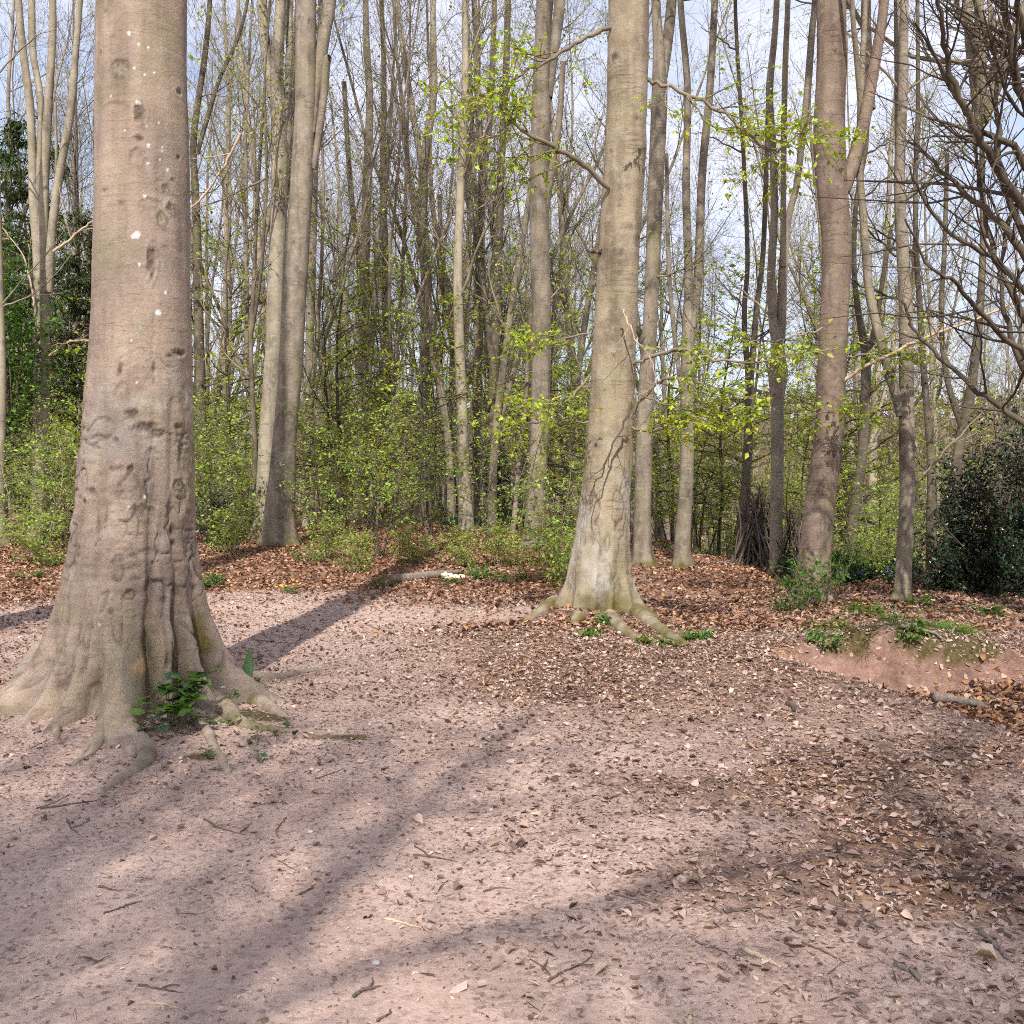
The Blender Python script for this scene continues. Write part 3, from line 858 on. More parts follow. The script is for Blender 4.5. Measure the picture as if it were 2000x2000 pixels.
# ------------------------------------------------------------------ the near beech
def big_tree():
    prof = [(277, 0, 175), (277, 310, 187), (275, 620, 197), (269, 828, 219), (262, 1035, 243), (257, 1140, 262), (255, 1242, 275), (255, 1330, 282)]
    d = BIG[1]
    P, R = px_line(prof[::-1], d)
    base = np.array([P[0, 0], d, float(H(P[0, 0], d))])
    P = np.vstack([[base[0], d, base[2] - 0.25], P])
    R = np.concatenate([[R[0] * 1.03], R])
    R = R * 0.93
    P = np.vstack([P, P[-1] + [0.05, 0.05, 3.5], P[-1] + [0.1, 0.0, 8.0], P[-1] + [0.3, 0.2, 13.0]])
    R = np.concatenate([R, [0.28, 0.23, 0.15]])
    org = base
    t = thing("beech_tree", "massive near beech with gnarled pale bark, spreading roots and ivy at its foot", "tree", org)
    to_cam = -np.array([base[0], base[1]]); to_cam /= np.linalg.norm(to_cam)
    rt = np.array([-to_cam[1], to_cam[0]])
    def locate(px, py):
        p = at(px, py, d - 0.35)
        z = p[2]
        cz = np.interp(z, P[:, 2], P[:, 0]); cr = np.interp(z, P[:, 2], R)
        off = (p[:2] - np.array([cz, d])) @ rt
        return math.asin(max(-0.98, min(0.98, off / cr))), z - base[2], cr
    # branch scars and gashes read off the photograph: px, py, half width, half height (px), darkness, ring
    scars = [(234, 123, 17, 17, .35, 1), (225, 199, 24, 9, .25, 1), (273, 214, 10, 19, .95, 0), (272, 264, 9, 8, .6, 0), (266, 300, 13, 16, .2, 1), (324, 355, 8, 10, .8, 1),
             (335, 393, 11, 11, .75, 1), (292, 389, 22, 9, .3, 1), (315, 417, 11, 15, .5, 1), (297, 505, 9, 30, .75, 0), (298, 533, 5, 9, .9, 0), (353, 681, 20, 8, .95, 0), (338, 690, 16, 4, .8, 0),
             (233, 722, 5, 16, .85, 0), (237, 757, 12, 16, .3, 1), (301, 716, 5, 13, .9, 0), (301, 740, 3, 16, .6, 0), (258, 812, 15, 12, 1.0, 0), (288, 836, 26, 12, .75, 0), (310, 847, 16, 9, .7, 0),
             (350, 830, 10, 6, .7, 0), (225, 860, 7, 7, .8, 0), (297, 884, 14, 11, .45, 1), (349, 948, 12, 12, .9, 1), (167, 979, 9, 6, .95, 0), (178, 962, 16, 10, .5, 0), (250, 948, 22, 20, .4, 1),
             (337, 1038, 8, 14, .95, 0), (338, 1062, 6, 8, .9, 0), (243, 1093, 22, 14, .5, 1), (301, 1134, 6, 7, .95, 0), (217, 1192, 6, 7, .9, 0), (252, 1155, 5, 9, .8, 0), (276, 1000, 22, 16, .5, 1),
             (145, 1068, 8, 5, .8, 0), (230, 915, 16, 6, .5, 0), (355, 875, 7, 20, .6, 0), (330, 1000, 10, 26, .6, 0), (270, 1128, 14, 5, .6, 0), (192, 1030, 5, 22, .5, 0), (208, 1010, 4, 26, .6, 0),
             (214, 475, 7, 3, .4, 0), (200, 365, 12, 5, .5, 0), (236, 393, 8, 5, .5, 0), (340, 335, 10, 4, .7, 0), (353, 285, 8, 5, .8, 0), (355, 150, 9, 7, .7, 0), (220, 60, 6, 3, .5, 0), (205, 8, 10, 4, .6, 0), (195, 88, 4, 5, .6, 0)]
    dots = [(252, 56, 3.4), (271, 76, 2.4), (290, 81, 2.4), (262, 124, 2.4), (217, 181, 2), (270, 193, 4.5), (290, 276, 3), (318, 275, 2), (318, 283, 2.4), (289, 311, 2.4), (329, 317, 3), (282, 378, 3), (267, 455, 6), (259, 459, 3.5),
            (272, 513, 3), (324, 564, 2.6), (310, 606, 5.4), (256, 664, 2.2), (268, 747, 2), (282, 971, 3), (252, 989, 2.4), (196, 1216, 2.6), (303, 128, 1.8), (284, 136, 1.8), (303, 229, 1.6), (311, 228, 1.6), (286, 239, 1.6), (314, 300, 1.6), (244, 250, 1.5)]
    arcs = [(215, 355, 372, 20), (255, 360, 460, -12), (290, 285, 505, 10), (210, 300, 525, 8), (250, 350, 745, 8), (205, 370, 655, -10), (190, 340, 205, 12), (320, 370, 630, -8), (280, 370, 352, -14), (240, 330, 590, 5)]
    per = d / F
    S = [(locate(a, b), w * per, hh * per, dk, ring) for (a, b, w, hh, dk, ring) in scars]
    D = [(locate(a, b), s * per) for (a, b, s) in dots]
    lobes_lo = [(-1.50, .52, .24, .22), (-1.0, .24, .30, .14), (-0.62, .30, .24, .15), (-0.08, .46, .26, .22), (0.42, .20, .45, .11), (0.78, .28, .40, .13), (1.30, .48, .34, .24), (2.1, .3, .3, .4), (2.9, .3, .3, .4), (-2.4, .3, .3, .4)]
    def custom(PH, h, RR, r, tint, cx, sy):
        fr = np.exp(-np.clip(h, 0, None) / 1.2)
        low = 1 - sstep(1.0, 2.3, h)
        # folds running up from the roots
        for (p, A, dec, w) in [(-1.02, -.060, .75, .055), (-0.38, -.045, .50, .05), (0.22, -.075, 1.05, .05), (0.40, -.04, .8, .04), (0.66, -.070, .75, .05), (1.05, -.05, .5, .06), (-0.72, -.035, .6, .04), (0.56, .030, 1.4, .08), (0.30, .02, 1.5, .06)]:
            wob = 0.09 * vnoise(h * 2.2, p * 7, 0, 3) + 0.035 * vnoise(h * 7, p * 5, 0, 8)
            g = A * np.exp(-(np.clip(h - 0.1, 0, None) / (dec * .95)) ** 1.4) * (.7 + .6 * vnoise(h * 5, p * 11, 0, 19)) * np.exp(-((PH - p - wob) / w) ** 2)
            r = r + g
            if A < 0:
                tint[..., 1] = np.maximum(tint[..., 1], np.clip(-g * 9, 0, 0.45))
        # lumpy healed bark between knee and head height
        band = sstep(0.35, 0.9, h) * (1 - sstep(1.9, 2.5, h))
        g1 = fbm(cx * 9, sy * 9, h * 7, 4, 77)
        ridg = 1 - np.abs(fbm(cx * 7 + 5, sy * 7, h * 11, 3, 78)) * 2.2
        zone = sstep(-.25, .25, fbm(cx * 2.2, sy * 2.2, h * 1.6, 2, 79))
        r = r + band * (0.011 * g1 + 0.007 * np.clip(ridg, -1, 1) * zone)
        foot = 1 - sstep(.25, .9, h)
        r = r + foot * (0.030 * fbm(cx * 4.5, sy * 4.5, h * 2.2, 3, 130) + 0.013 * fbm(PH * 11, h * 2.0, 0, 3, 131) + 0.008 * fbm(cx * 16, sy * 16, h * 12, 2, 132))
        fc = np.exp(-(np.abs(fbm(PH * 4.5 + .3 * fbm(cx * 5, sy * 5, h * 5, 2, 133), h * 1.7, 0, 3, 134)) / .05) ** 2) * foot
        r = r - .020 * fc
        tint[..., 1] = np.maximum(tint[..., 1], .5 * fc)
        pk = np.exp(-(np.abs(fbm(cx * 8, sy * 8, h * 6, 3, 136)) / .03) ** 2) * foot * sstep(0, .4, fbm(cx * 3, sy * 3, h * 3, 2, 137))
        r = r - .010 * pk
        tint[..., 1] = np.maximum(tint[..., 1], .45 * pk)
        wx = 0.12 * fbm(cx * 6, sy * 6, h * 6, 2, 101)
        ck = np.abs(fbm(cx * 5.5 + wx * 4, sy * 5.5, h * 4.2 + wx * 5, 3, 102))
        crack = np.exp(-(ck / .036) ** 2) * band * sstep(-.45, .0, fbm(cx * 3, sy * 3, h * 2, 2, 103))
        hz = np.abs(fbm(cx * 2.5, sy * 2.5, h * 13 + wx * 6, 3, 104))
        crack2 = np.exp(-(hz / .034) ** 2) * band * sstep(0., .3, fbm(cx * 4, sy * 4, h * 4, 2, 105))
        r = r - 0.020 * crack - 0.014 * crack2
        tint[..., 1] = np.maximum(tint[..., 1], 0.62 * crack + 0.5 * crack2)
        tint[..., 2] = np.maximum(tint[..., 2], 0.14 * band * sstep(.1, .5, fbm(cx * 4, sy * 4, h * 3, 3, 107)))
        cr = np.clip(ridg, 0, 1) ** 6
        tint[..., 1] = np.maximum(tint[..., 1], band * 0.28 * cr * sstep(0.0, .5, fbm(cx * 2.2, sy * 2.2, h * 1.6, 2, 79)))
        # vertical plates on the right flank
        fl = np.exp(-((PH - 0.95) / 0.35) ** 2) * sstep(0.7, 1.0, h) * (1 - sstep(1.7, 2.2, h))
        r = r + fl * 0.014 * np.clip(fbm(cx * 16, sy * 16, h * 9, 3, 91) * 1.8, -1, 1)
        r = r + 0.004 * fbm(cx * 5, sy * 5, h * 30, 3, 83) * (0.4 + low)
        # curved welts above old branches
        for (x0, x1, py, sag) in arcs:
            (p0, h0, c0), (p1, h1, c1) = locate(x0, py), locate(x1, py)
            tt = np.clip((PH - p0) / (p1 - p0), 0, 1)
            hc = h0 + sag * per * (4 * tt * (1 - tt)) + 0.006 * vnoise(PH * 9, py * .1, 0, 4)
            inside = ((PH > p0) & (PH < p1))
            gl = np.exp(-((h - hc) / 0.0055) ** 2) * inside
            fade = np.sin(np.clip((PH - p0) / (p1 - p0), 0, 1) * math.pi) ** .5 * (.45 + .8 * vnoise(PH * 14, py * .37, h * 20, 6))
            r = r - 0.0030 * gl * fade + 0.0022 * np.exp(-((h - hc - 0.014) / 0.010) ** 2) * inside * fade
            tint[..., 1] = np.maximum(tint[..., 1], 0.30 * gl * fade)
        for (p, hh, cr_), w, ht, dk, ring in S:
            dp = (PH - p) * RR
            wob = 0.55 * fbm(dp * 45, h * 45, p * 9, 3, 15)
            q = np.sqrt((dp / w) ** 2 + ((h - hh) / ht) ** 2) + wob
            m = min(w, ht)
            if ring:
                r = r + m * 0.12 * np.exp(-((q - 1) / .28) ** 2) - m * 0.07 * np.exp(-(q / .75) ** 4)
                tint[..., 1] = np.maximum(tint[..., 1], dk * 1.0 * np.exp(-((q - 0.85) / .18) ** 2))
                tint[..., 1] = np.maximum(tint[..., 1], dk * 0.8 * np.exp(-(q / .4) ** 2) * (dk > .4))
            else:
                r = r + m * 0.18 * np.exp(-((q - 1.15) / .3) ** 2) - m * 0.55 * np.exp(-(q / .8) ** 2)
                tint[..., 1] = np.maximum(tint[..., 1], dk * np.exp(-(q / .72) ** 2))
        for (p, hh, cr_), s in D:
            q = np.sqrt(((PH - p) * RR) ** 2 + (h - hh) ** 2) / s
            tint[..., 2] = np.maximum(tint[..., 2], (q < 1.0) * 0.95)
        # moss on the right buttress, low rim, and orange rot
        mo = fbm(cx * 8, sy * 8, h * 8, 3, 55)
        tint[..., 0] = np.clip((np.exp(-((PH - 1.02) / .2) ** 2 - ((h - .40) / .22) ** 2) * 1.15 - .25 + .55 * mo) * 1.6, 0, .9)
        tint[..., 0] = np.maximum(tint[..., 0], np.clip((np.exp(-np.clip(h, 0, None) / .05) * .5 - .45 + .9 * mo), 0, .6))
        tint[..., 1] *= 0.95
        rp, rh, _ = locate(274, 1296)
        rot = np.clip((np.exp(-((PH - rp) / .13) ** 2 - ((h - rh) / .055) ** 2) * 1.3 - .5 + .9 * mo) * 1.5, 0, .8)
        r = r + 0.012 * rot * (1 + 1.5 * fbm(cx * 40, sy * 40, h * 40, 2, 120))
        tint = np.concatenate([tint, (1 - rot)[..., None]], -1)
        return r, tint
    me = trunk_mesh("trunk", P, R, 340, 520, lobes_lo, seed=4, rough=0.014, knots=0, moss_h=0, origin=org, custom=custom, fine_h=5.5)
    add("trunk", me, M_BIG, t)
    # roots running out over the ground
    roots = [([(95, 1270), (45, 1335), (0, 1378), (-60, 1415)], .095, .05), ([(150, 1320), (120, 1400), (105, 1450)], .06, .015), ([(230, 1340), (235, 1410), (262, 1475)], .13, .035), ([(225, 1380), (200, 1430), (150, 1475)], .09, .02),
             ([(215, 1390), (190, 1450), (140, 1500)], .05, .012), ([(250, 1430), (290, 1480), (240, 1515), (190, 1550)], .06, .018), ([(400, 1300), (455, 1345), (520, 1380), (560, 1398)], .11, .025),
             ([(370, 1340), (440, 1390), (490, 1420), (640, 1432)], .09, .018), ([(395, 1420), (430, 1480), (445, 1510)], .035, .02), ([(455, 1310), (520, 1325), (600, 1312), (700, 1300)], .05, .015)]
    for k, (pts, r0, r1) in enumerate(roots):
        W = np.array([ground(a, b) for a, b in pts])
        W = np.vstack([0.55 * W[0] + 0.45 * base, W])
        Q = resample(W, 26)
        rad = np.linspace(r0 * 1.35, r1, 26) * (1 + 0.14 * vnoise(np.arange(26) * .5, k * 3.1))
        Q[:, 2] = H(Q[:, 0], Q[:, 1]) + rad * np.linspace(0.35, -0.15, 26)
        Q[:, 0] += 0.014 * vnoise(np.arange(26) * .4, k + 9)
        Q[-1, 2] -= rad[-1]
        v, fs = tubes(Q[None], rad[None], 14)
        nn = fbm(v[:, 0] * 14, v[:, 1] * 14, v[:, 2] * 14, 3, 61 + k)
        v = v + 0.010 * nn[:, None] * norm(v - np.repeat(Q, 14, 0))
        tint = np.zeros((len(v), 3)); tint[:, 0] = np.clip(fbm(v[:, 0] * 5, v[:, 1] * 5, 0, 3, 62) * 1.4 - .25 + (0.35 if k in (6, 7, 8) else -0.1), 0, .85)
        add("root", make_mesh("root", v - org, fs, tint, smooth=True), M_BIG, t)
    crown_on(t, P[-1], org, .15, 1, 0.4, 1.1)
    return t, base, locate, to_cam, rt
big_tree_obj, BIG_BASE, big_locate, BIG_F, BIG_R = big_tree()

# ------------------------------------------------------------------ traced trees
def traced_tree(label, stems, depth, mat, sides=40, rows=120, lobes=None, knots=10, moss=0.2, base_px=None, crown=True, name="beech_tree", seed=0, rough=0.02, roots=(), dshift=(0,), flare=1.0, limbs=(), crown_s=1.0, group=None, custom=None, fine_h=None, which=None):
    """stems[0] is the trunk from foot to top in photo pixels; the others fork from it."""
    P, R = px_line(stems[0], depth, top_extra=4.0 if stems[0][-1][1] <= 60 else 0.8)
    gz = float(H(P[0, 0], depth))
    org = np.array([P[0, 0], depth, gz])
    P = np.vstack([[P[0, 0], depth, gz - 0.25], P[P[:, 2] > gz + 0.15]])
    R = R[-(len(P) - 1):]
    R = np.concatenate([[R[0] * 1.08], R])
    t = thing(name, label, "tree", org, group=group)
    r0 = R[0]
    if lobes is None:
        rg = np.random.default_rng(seed + 40)
        lobes = [(a + rg.normal() * .2, r0 * flare * rg.uniform(.5, 1.0), r0 * rg.uniform(.7, 1.2), rg.uniform(.28, .45)) for a in np.linspace(-math.pi, math.pi, 7)[:-1]]
    me = trunk_mesh("trunk", P, R, sides, rows, lobes, seed=seed, rough=rough, knots=knots, moss_h=moss, rowpow=1.35, origin=org, custom=custom, fine_h=fine_h)
    add("trunk", me, mat, t)
    if crown:
        crown_on(t, P[-1], org, R[-1], seed % 3 if which is None else which, seed * 1.3, crown_s)
    for k, st in enumerate(stems[1:]):
        ds = dshift[k % len(dshift)]
        Q, RR = px_line(st, depth, top_extra=4.0 if st[-1][1] <= 60 else 0.0, dshift=ds)
        c = resample(np.column_stack([Q, RR]), max(14, 4 * len(st)))
        v, fs = tubes(c[None, :, :3], c[None, :, 3], 14)
        tint = np.zeros((len(v), 3)); tint[:, 1] = 0.7 * np.clip(fbm(v[:, 0] * 5, v[:, 1] * 5, v[:, 2] * 4, 3, seed + k) * 3 - 1.5, 0, 1)
        add("stem", make_mesh("stem", v - org, fs, tint, smooth=True), mat, t)
        if crown and st[-1][1] <= 60:
            crown_on(t, Q[-1], org, RR[-1], (seed + k + 1) % 3, seed + k, crown_s * .8)
    for k, (pts, ra, rb) in enumerate(roots):
        W = np.array([ground(a, b) for a, b in pts])
        Q = resample(W, 20); rad = np.linspace(ra, rb, 20)
        Q[:, 2] = H(Q[:, 0], Q[:, 1]) + rad * np.linspace(.25, -.2, 20)
        v, fs = tubes(Q[None], rad[None], 12)
        v = v + 0.012 * fbm(v[:, 0] * 12, v[:, 1] * 12, v[:, 2] * 12, 3, 61 + k)[:, None] * norm(v - np.repeat(Q, 12, 0))
        tint = np.zeros((len(v), 3)); tint[:, 0] = np.clip(fbm(v[:, 0] * 5, v[:, 1] * 5, 0, 3, 62) * 1.4 + .35, 0, .85)
        add("root", make_mesh("root", v - org, fs, tint, smooth=True), mat, t)
    return t, org

def limb_on(t, org, px_pts, depth, r0, r1, twigs, mat=None, leaves=None, dshift=0.0, seed=0, name="branch", tw=(0.9, 0.35), flat=0.22, n2=6, up=0.0):
    """A side branch traced in the photo with its own twigs; leaves = (count per twig, size, colour)."""
    rg = np.random.default_rng(seed)
    P = np.array([at(a, b, depth + dshift * k / max(len(px_pts) - 1, 1)) for k, (a, b) in enumerate(px_pts)])
    Q = resample(P, max(10, 4 * len(P)))
    Q = Q + 0.012 * rg.normal(size=Q.shape)
    R = np.linspace(r0, r1, len(Q))
    mb = MB()
    mb.put(*tubes(Q[None], R[None], 8))
    if twigs:
        P1, R1 = children(rg, Q[None], R[None], twigs, 0.2, 1.0, 0.8, .25, tw[0], .35, 6, up=up, wig=.13, rr=.5, tip=.3, taper=.35, flat=flat, rmin=.003)
        mb.put(*tubes(P1, R1, 4))
        P2, R2 = children(rg, P1, R1, n2, 0.1, 1.0, 0.75, .25, tw[1], .4, 5, up=up, wig=.16, rr=.6, tip=.4, taper=.3, flat=flat, rmin=.0022)
        mb.put(*tubes(P2, R2, 3))
    o = add(name, mb.mesh(name, smooth=True, origin=org), mat or M_TWIG, t)
    if leaves and twigs:
        n, size, col = leaves
        lb = MB()
        lb.put(*leaf_fan(rg, P2, n, size, col=col, spread=.008, col_sd=.32, droop=.3, flat=.3))
        lb.put(*leaf_fan(rg, P1, n, size, col=col, spread=.008, tmin=.3, col_sd=.32, droop=.3, flat=.3))
        add("foliage", lb.mesh("foliage", origin=org), M_LEAF, t)
    return o
LIME = (0.360, 0.430, 0.040)
LIME2 = (0.370, 0.440, 0.060)
GREEN = (0.290, 0.385, 0.075)

# the beech standing in the middle
def peeling(PH, h, RR, r, tint, cx, sy):
    band = sstep(0.05, 0.3, h) * (1 - sstep(1.3, 2.1, h))
    wx = 0.1 * fbm(cx * 6, sy * 6, h * 6, 2, 111)
    ck = np.abs(fbm(cx * 7 + wx * 5, sy * 7, h * 2.6 + wx * 4, 3, 112))
    crack = np.exp(-(ck / .05) ** 2) * band
    foot = 1 - sstep(.15, .6, h)
    r = r + foot * (.02 * fbm(cx * 5, sy * 5, h * 3, 3, 116) + .010 * fbm(PH * 10, h * 2, 0, 3, 117))
    r = r + band * 0.016 * fbm(cx * 9, sy * 9, h * 4, 3, 113) - 0.014 * crack
    tint[..., 1] = np.maximum(tint[..., 1], 0.55 * crack)
    up = sstep(.2, .8, fbm(cx * 4, sy * 4, h * 3, 3, 115) + .35 * band)
    tint[..., 2] = np.maximum(tint[..., 2], 0.26 * up * band)
    r = r + 0.010 * fbm(cx * 3, sy * 3, h * 5, 3, 114)
    return r, tint
mid_lobes = [(-1.45, .20, .20, .28), (-0.7, .10, .35, .20), (-0.15, .08, .45, .17), (0.35, .10, .35, .15), (0.9, .16, .28, .22), (1.45, .24, .22, .30), (2.3, .3, .3, .4), (-2.4, .3, .3, .4), (3.1, .25, .3, .4)]
mid, mid_o = traced_tree("pale beech with peeling fissured bark, mossy roots and lime leaf sprays in the clearing",
    [[(1166, 1200, 120), (1172, 1100, 111), (1181, 998, 99), (1195, 800, 88), (1202, 600, 83), (1214, 400, 80), (1223, 250, 78), (1228, 0, 78)]],
    MID[1], M_MID, sides=190, rows=360, lobes=mid_lobes, knots=40, moss=.22, seed=21, rough=.025, custom=peeling, fine_h=7.6,
    roots=[([(1085, 1180), (1050, 1200), (1015, 1212)], .09, .03), ([(1220, 1190), (1270, 1220), (1320, 1250), (1345, 1262)], .12, .03), ([(1190, 1210), (1230, 1240), (1262, 1255)], .09, .03), ([(1130, 1210), (1120, 1222)], .08, .03)])
dm = MID[1]
limb_on(mid, mid_o, [(1188, 366), (1132, 315), (1085, 290), (1030, 261), (990, 225), (974, 192)], dm - .2, .032, .014, 12, leaves=(7, .052, LIME), dshift=-.9, seed=1, tw=(.75, .35))
limb_on(mid, mid_o, [(1192, 54), (1139, 76), (1085, 112), (1030, 138), (985, 175), (940, 190), (900, 192)], dm - .1, .026, .008, 14, leaves=(7, .052, LIME), dshift=-1.1, seed=2, tw=(.8, .35))
limb_on(mid, mid_o, [(1000, 235), (975, 262), (930, 275), (885, 300)], dm - .9, .014, .006, 7, leaves=(4, .055, LIME2), dshift=-.2, seed=3, tw=(.55, .3), name="branch")
limb_on(mid, mid_o, [(1262, 157), (1300, 168), (1395, 208), (1440, 243), (1495, 290), (1520, 315)], dm, .026, .008, 14, leaves=(7, .054, LIME), dshift=-.6, seed=4, tw=(.85, .4))
limb_on(mid, mid_o, [(1340, 185), (1400, 250), (1480, 262), (1560, 262), (1640, 270)], dm - .2, .012, .004, 10, leaves=(7, .054, LIME), dshift=-.4, seed=14, tw=(.6, .3))
limb_on(mid, mid_o, [(1226, 716), (1266, 698), (1313, 683), (1350, 685), (1409, 705), (1503, 705), (1560, 690), (1640, 680)], dm - .1, .024, .006, 9, leaves=(3, .06, LIME), dshift=-.8, seed=5, tw=(.55, .3))
limb_on(mid, mid_o, [(1236, 800), (1280, 752), (1313, 739), (1354, 746), (1427, 768), (1499, 792)], dm - .1, .022, .005, 10, leaves=(5, .06, LIME), dshift=-.8, seed=6, tw=(.6, .3))
limb_on(mid, mid_o, [(1236, 835), (1266, 841), (1313, 828), (1350, 812), (1400, 830)], dm - .15, .020, .006, 12, leaves=(7, .053, (.38, .45, .035)), dshift=-.6, seed=7, tw=(.55, .28))
limb_on(mid, mid_o, [(1250, 770), (1300, 790), (1360, 800), (1420, 812)], dm - .2, .010, .004, 10, leaves=(6, .053, (.38, .45, .035)), dshift=-.5, seed=17, tw=(.45, .25))
limb_on(mid, mid_o, [(1232, 803), (1204, 854), (1183, 904), (1164, 944), (1150, 985)], dm - .42, .014, .004, 5, dshift=-.1, seed=8, tw=(.35, .2), mat=M_TWIGD)
limb_on(mid, mid_o, [(1216, 600), (1222, 622), (1244, 665), (1273, 705), (1285, 760)], dm - .42, .013, .004, 4, dshift=-.1, seed=9, tw=(.4, .2), mat=M_STICKP)
limb_on(mid, mid_o, [(1156, 650), (1100, 658), (1060, 655), (1030, 665)], dm, .010, .004, 8, leaves=(6, .05, LIME), dshift=-.6, seed=10, tw=(.4, .22))
limb_on(mid, mid_o, [(1152, 735), (1110, 780), (1060, 790), (1010, 795)], dm, .014, .004, 10, leaves=(6, .05, LIME), dshift=-.7, seed=11, tw=(.5, .25))
limb_on(mid, mid_o, [(1150, 825), (1090, 820), (1040, 825), (995, 830)], dm, .012, .004, 9, leaves=(6, .05, LIME), dshift=-.7, seed=12, tw=(.45, .25))
limb_on(mid, mid_o, [(1172, 494), (1160, 490), (1150, 491)], dm - .1, .025, .014, 0, seed=13, name="branch_stub", mat=M_STICK)

# reddish beech beyond the hollow
red, red_o = traced_tree("reddish-brown leaning beech with leafy shoots round its foot beside the hollow",
    [[(1584, 1170, 70), (1590, 1110, 64), (1593, 1071, 60), (1605, 960, 58), (1618, 853, 56), (1630, 600, 53), (1634, 471, 56), (1628, 400, 58), (1620, 254, 60), (1624, 120, 57), (1624, 0, 55)],
     [(1645, 372, 30), (1662, 330, 28), (1685, 250, 24), (1702, 160, 22), (1716, 80, 20), (1727, 0, 18)]],
    13.5, M_RED, sides=110, rows=260, knots=26, moss=.12, seed=33, rough=.03, flare=.7)
limb_on(red, red_o, [(1650, 744), (1698, 712), (1778, 672), (1861, 640), (1952, 604), (2010, 580)], 13.4, .026, .012, 8, leaves=(1, .05, LIME2), dshift=-.6, seed=31, tw=(.8, .4), mat=M_STICKP)
limb_on(red, red_o, [(1604, 640), (1560, 655), (1500, 668), (1440, 660)], 13.3, .014, .004, 12, leaves=(7, .054, LIME), dshift=-.5, seed=32, tw=(.6, .3))
limb_on(red, red_o, [(1655, 700), (1700, 690), (1740, 700), (1790, 695)], 13.4, .012, .004, 9, leaves=(5, .06, LIME2), dshift=-.5, seed=34, tw=(.6, .3))
limb_on(red, red_o, [(1600, 800), (1560, 812), (1640, 808), (1690, 820)], 13.1, .010, .004, 8, leaves=(6, .055, LIME), dshift=-.2, seed=35, tw=(.45, .25))

# the two close-set trunks at the edge of the leaf drift
pr, pr_o = traced_tree("smooth grey beech, front one of the two close-set trunks, half in shade",
    [[(545, 1072, 66), (545, 1010, 58), (552, 930, 52), (556, 854, 45), (563, 780, 45), (569, 700, 46), (576, 560, 46), (585, 420, 44), (592, 300, 42), (597, 200, 40), (597, 100, 40), (598, 0, 38)],
     [(606, 260, 22), (620, 150, 25), (634, 60, 25), (645, 0, 24)], [(612, 330, 12), (622, 270, 14), (632, 190, 15), (638, 122, 15), (644, 112, 13)]],
    22.0, M_GREY, sides=64, rows=200, knots=24, moss=.2, seed=42, flare=.8, dshift=(0.3, -0.2))
pl, pl_o = traced_tree("sunlit pale beech, rear one of the two close-set trunks",
    [[(512, 1060, 40), (518, 950, 36), (522, 860, 33), (533, 700, 32), (538, 560, 31), (545, 400, 31), (545, 250, 30), (540, 150, 27), (545, 60, 22), (548, 0, 20)],
     [(533, 190, 18), (522, 120, 20), (515, 60, 20), (512, 0, 19)], [(552, 260, 14), (562, 180, 14), (565, 100, 13), (567, 0, 12)]],
    24.5, M_PALE, sides=50, rows=160, knots=14, seed=44, dshift=(0.2, 0.4))
limb_on(pl, pl_o, [(526, 345), (470, 372), (420, 395), (380, 410)], 24.3, .03, .01, 6, seed=45, tw=(1.2, .5), mat=M_TWIGM)
limb_on(pl, pl_o, [(470, 260), (440, 320), (400, 380), (370, 410)], 24.0, .035, .02, 5, seed=46, tw=(1.2, .5), mat=M_STICKP)

# many-stemmed pale tree by the edge of the picture
lm, lm_o = traced_tree("pale slender tree that splits into several upright stems before dark evergreens",
    [[(80, 1050, 33), (80, 900, 31), (81, 760, 30), (82, 640, 29), (80, 560, 27), (73, 480, 19), (66, 400, 17), (63, 300, 15), (58, 200, 15), (45, 100, 14), (36, 0, 13)],
     [(83, 545, 22), (85, 450, 19), (86, 380, 17), (90, 280, 17), (96, 180, 15), (102, 80, 14), (103, 0, 13)],
     [(93, 570, 20), (98, 500, 17), (105, 420, 16), (118, 330, 15), (133, 250, 15), (142, 180, 14), (148, 100, 12), (156, 0, 11)],
     [(70, 430, 10), (80, 250, 12), (78, 180, 12), (64, 100, 13), (62, 0, 13)], [(104, 440, 7), (110, 330, 6), (108, 200, 5)]],
    24.0, M_PALE, sides=40, rows=150, knots=18, seed=51, dshift=(-.3, -.5, .3, -.3))
limb_on(lm, lm_o, [(97, 695), (130, 670), (160, 665), (185, 668)], 23.7, .03, .012, 5, seed=52, tw=(.9, .5), mat=M_STICKP)
limb_on(lm, lm_o, [(105, 492), (140, 465), (175, 435), (205, 420)], 23.7, .035, .015, 5, seed=53, tw=(.9, .5), mat=M_STICKP)
limb_on(lm, lm_o, [(66, 600), (60, 550), (40, 490), (5, 445)], 23.7, .025, .01, 5, seed=54, tw=(.9, .5), mat=M_STICKP)

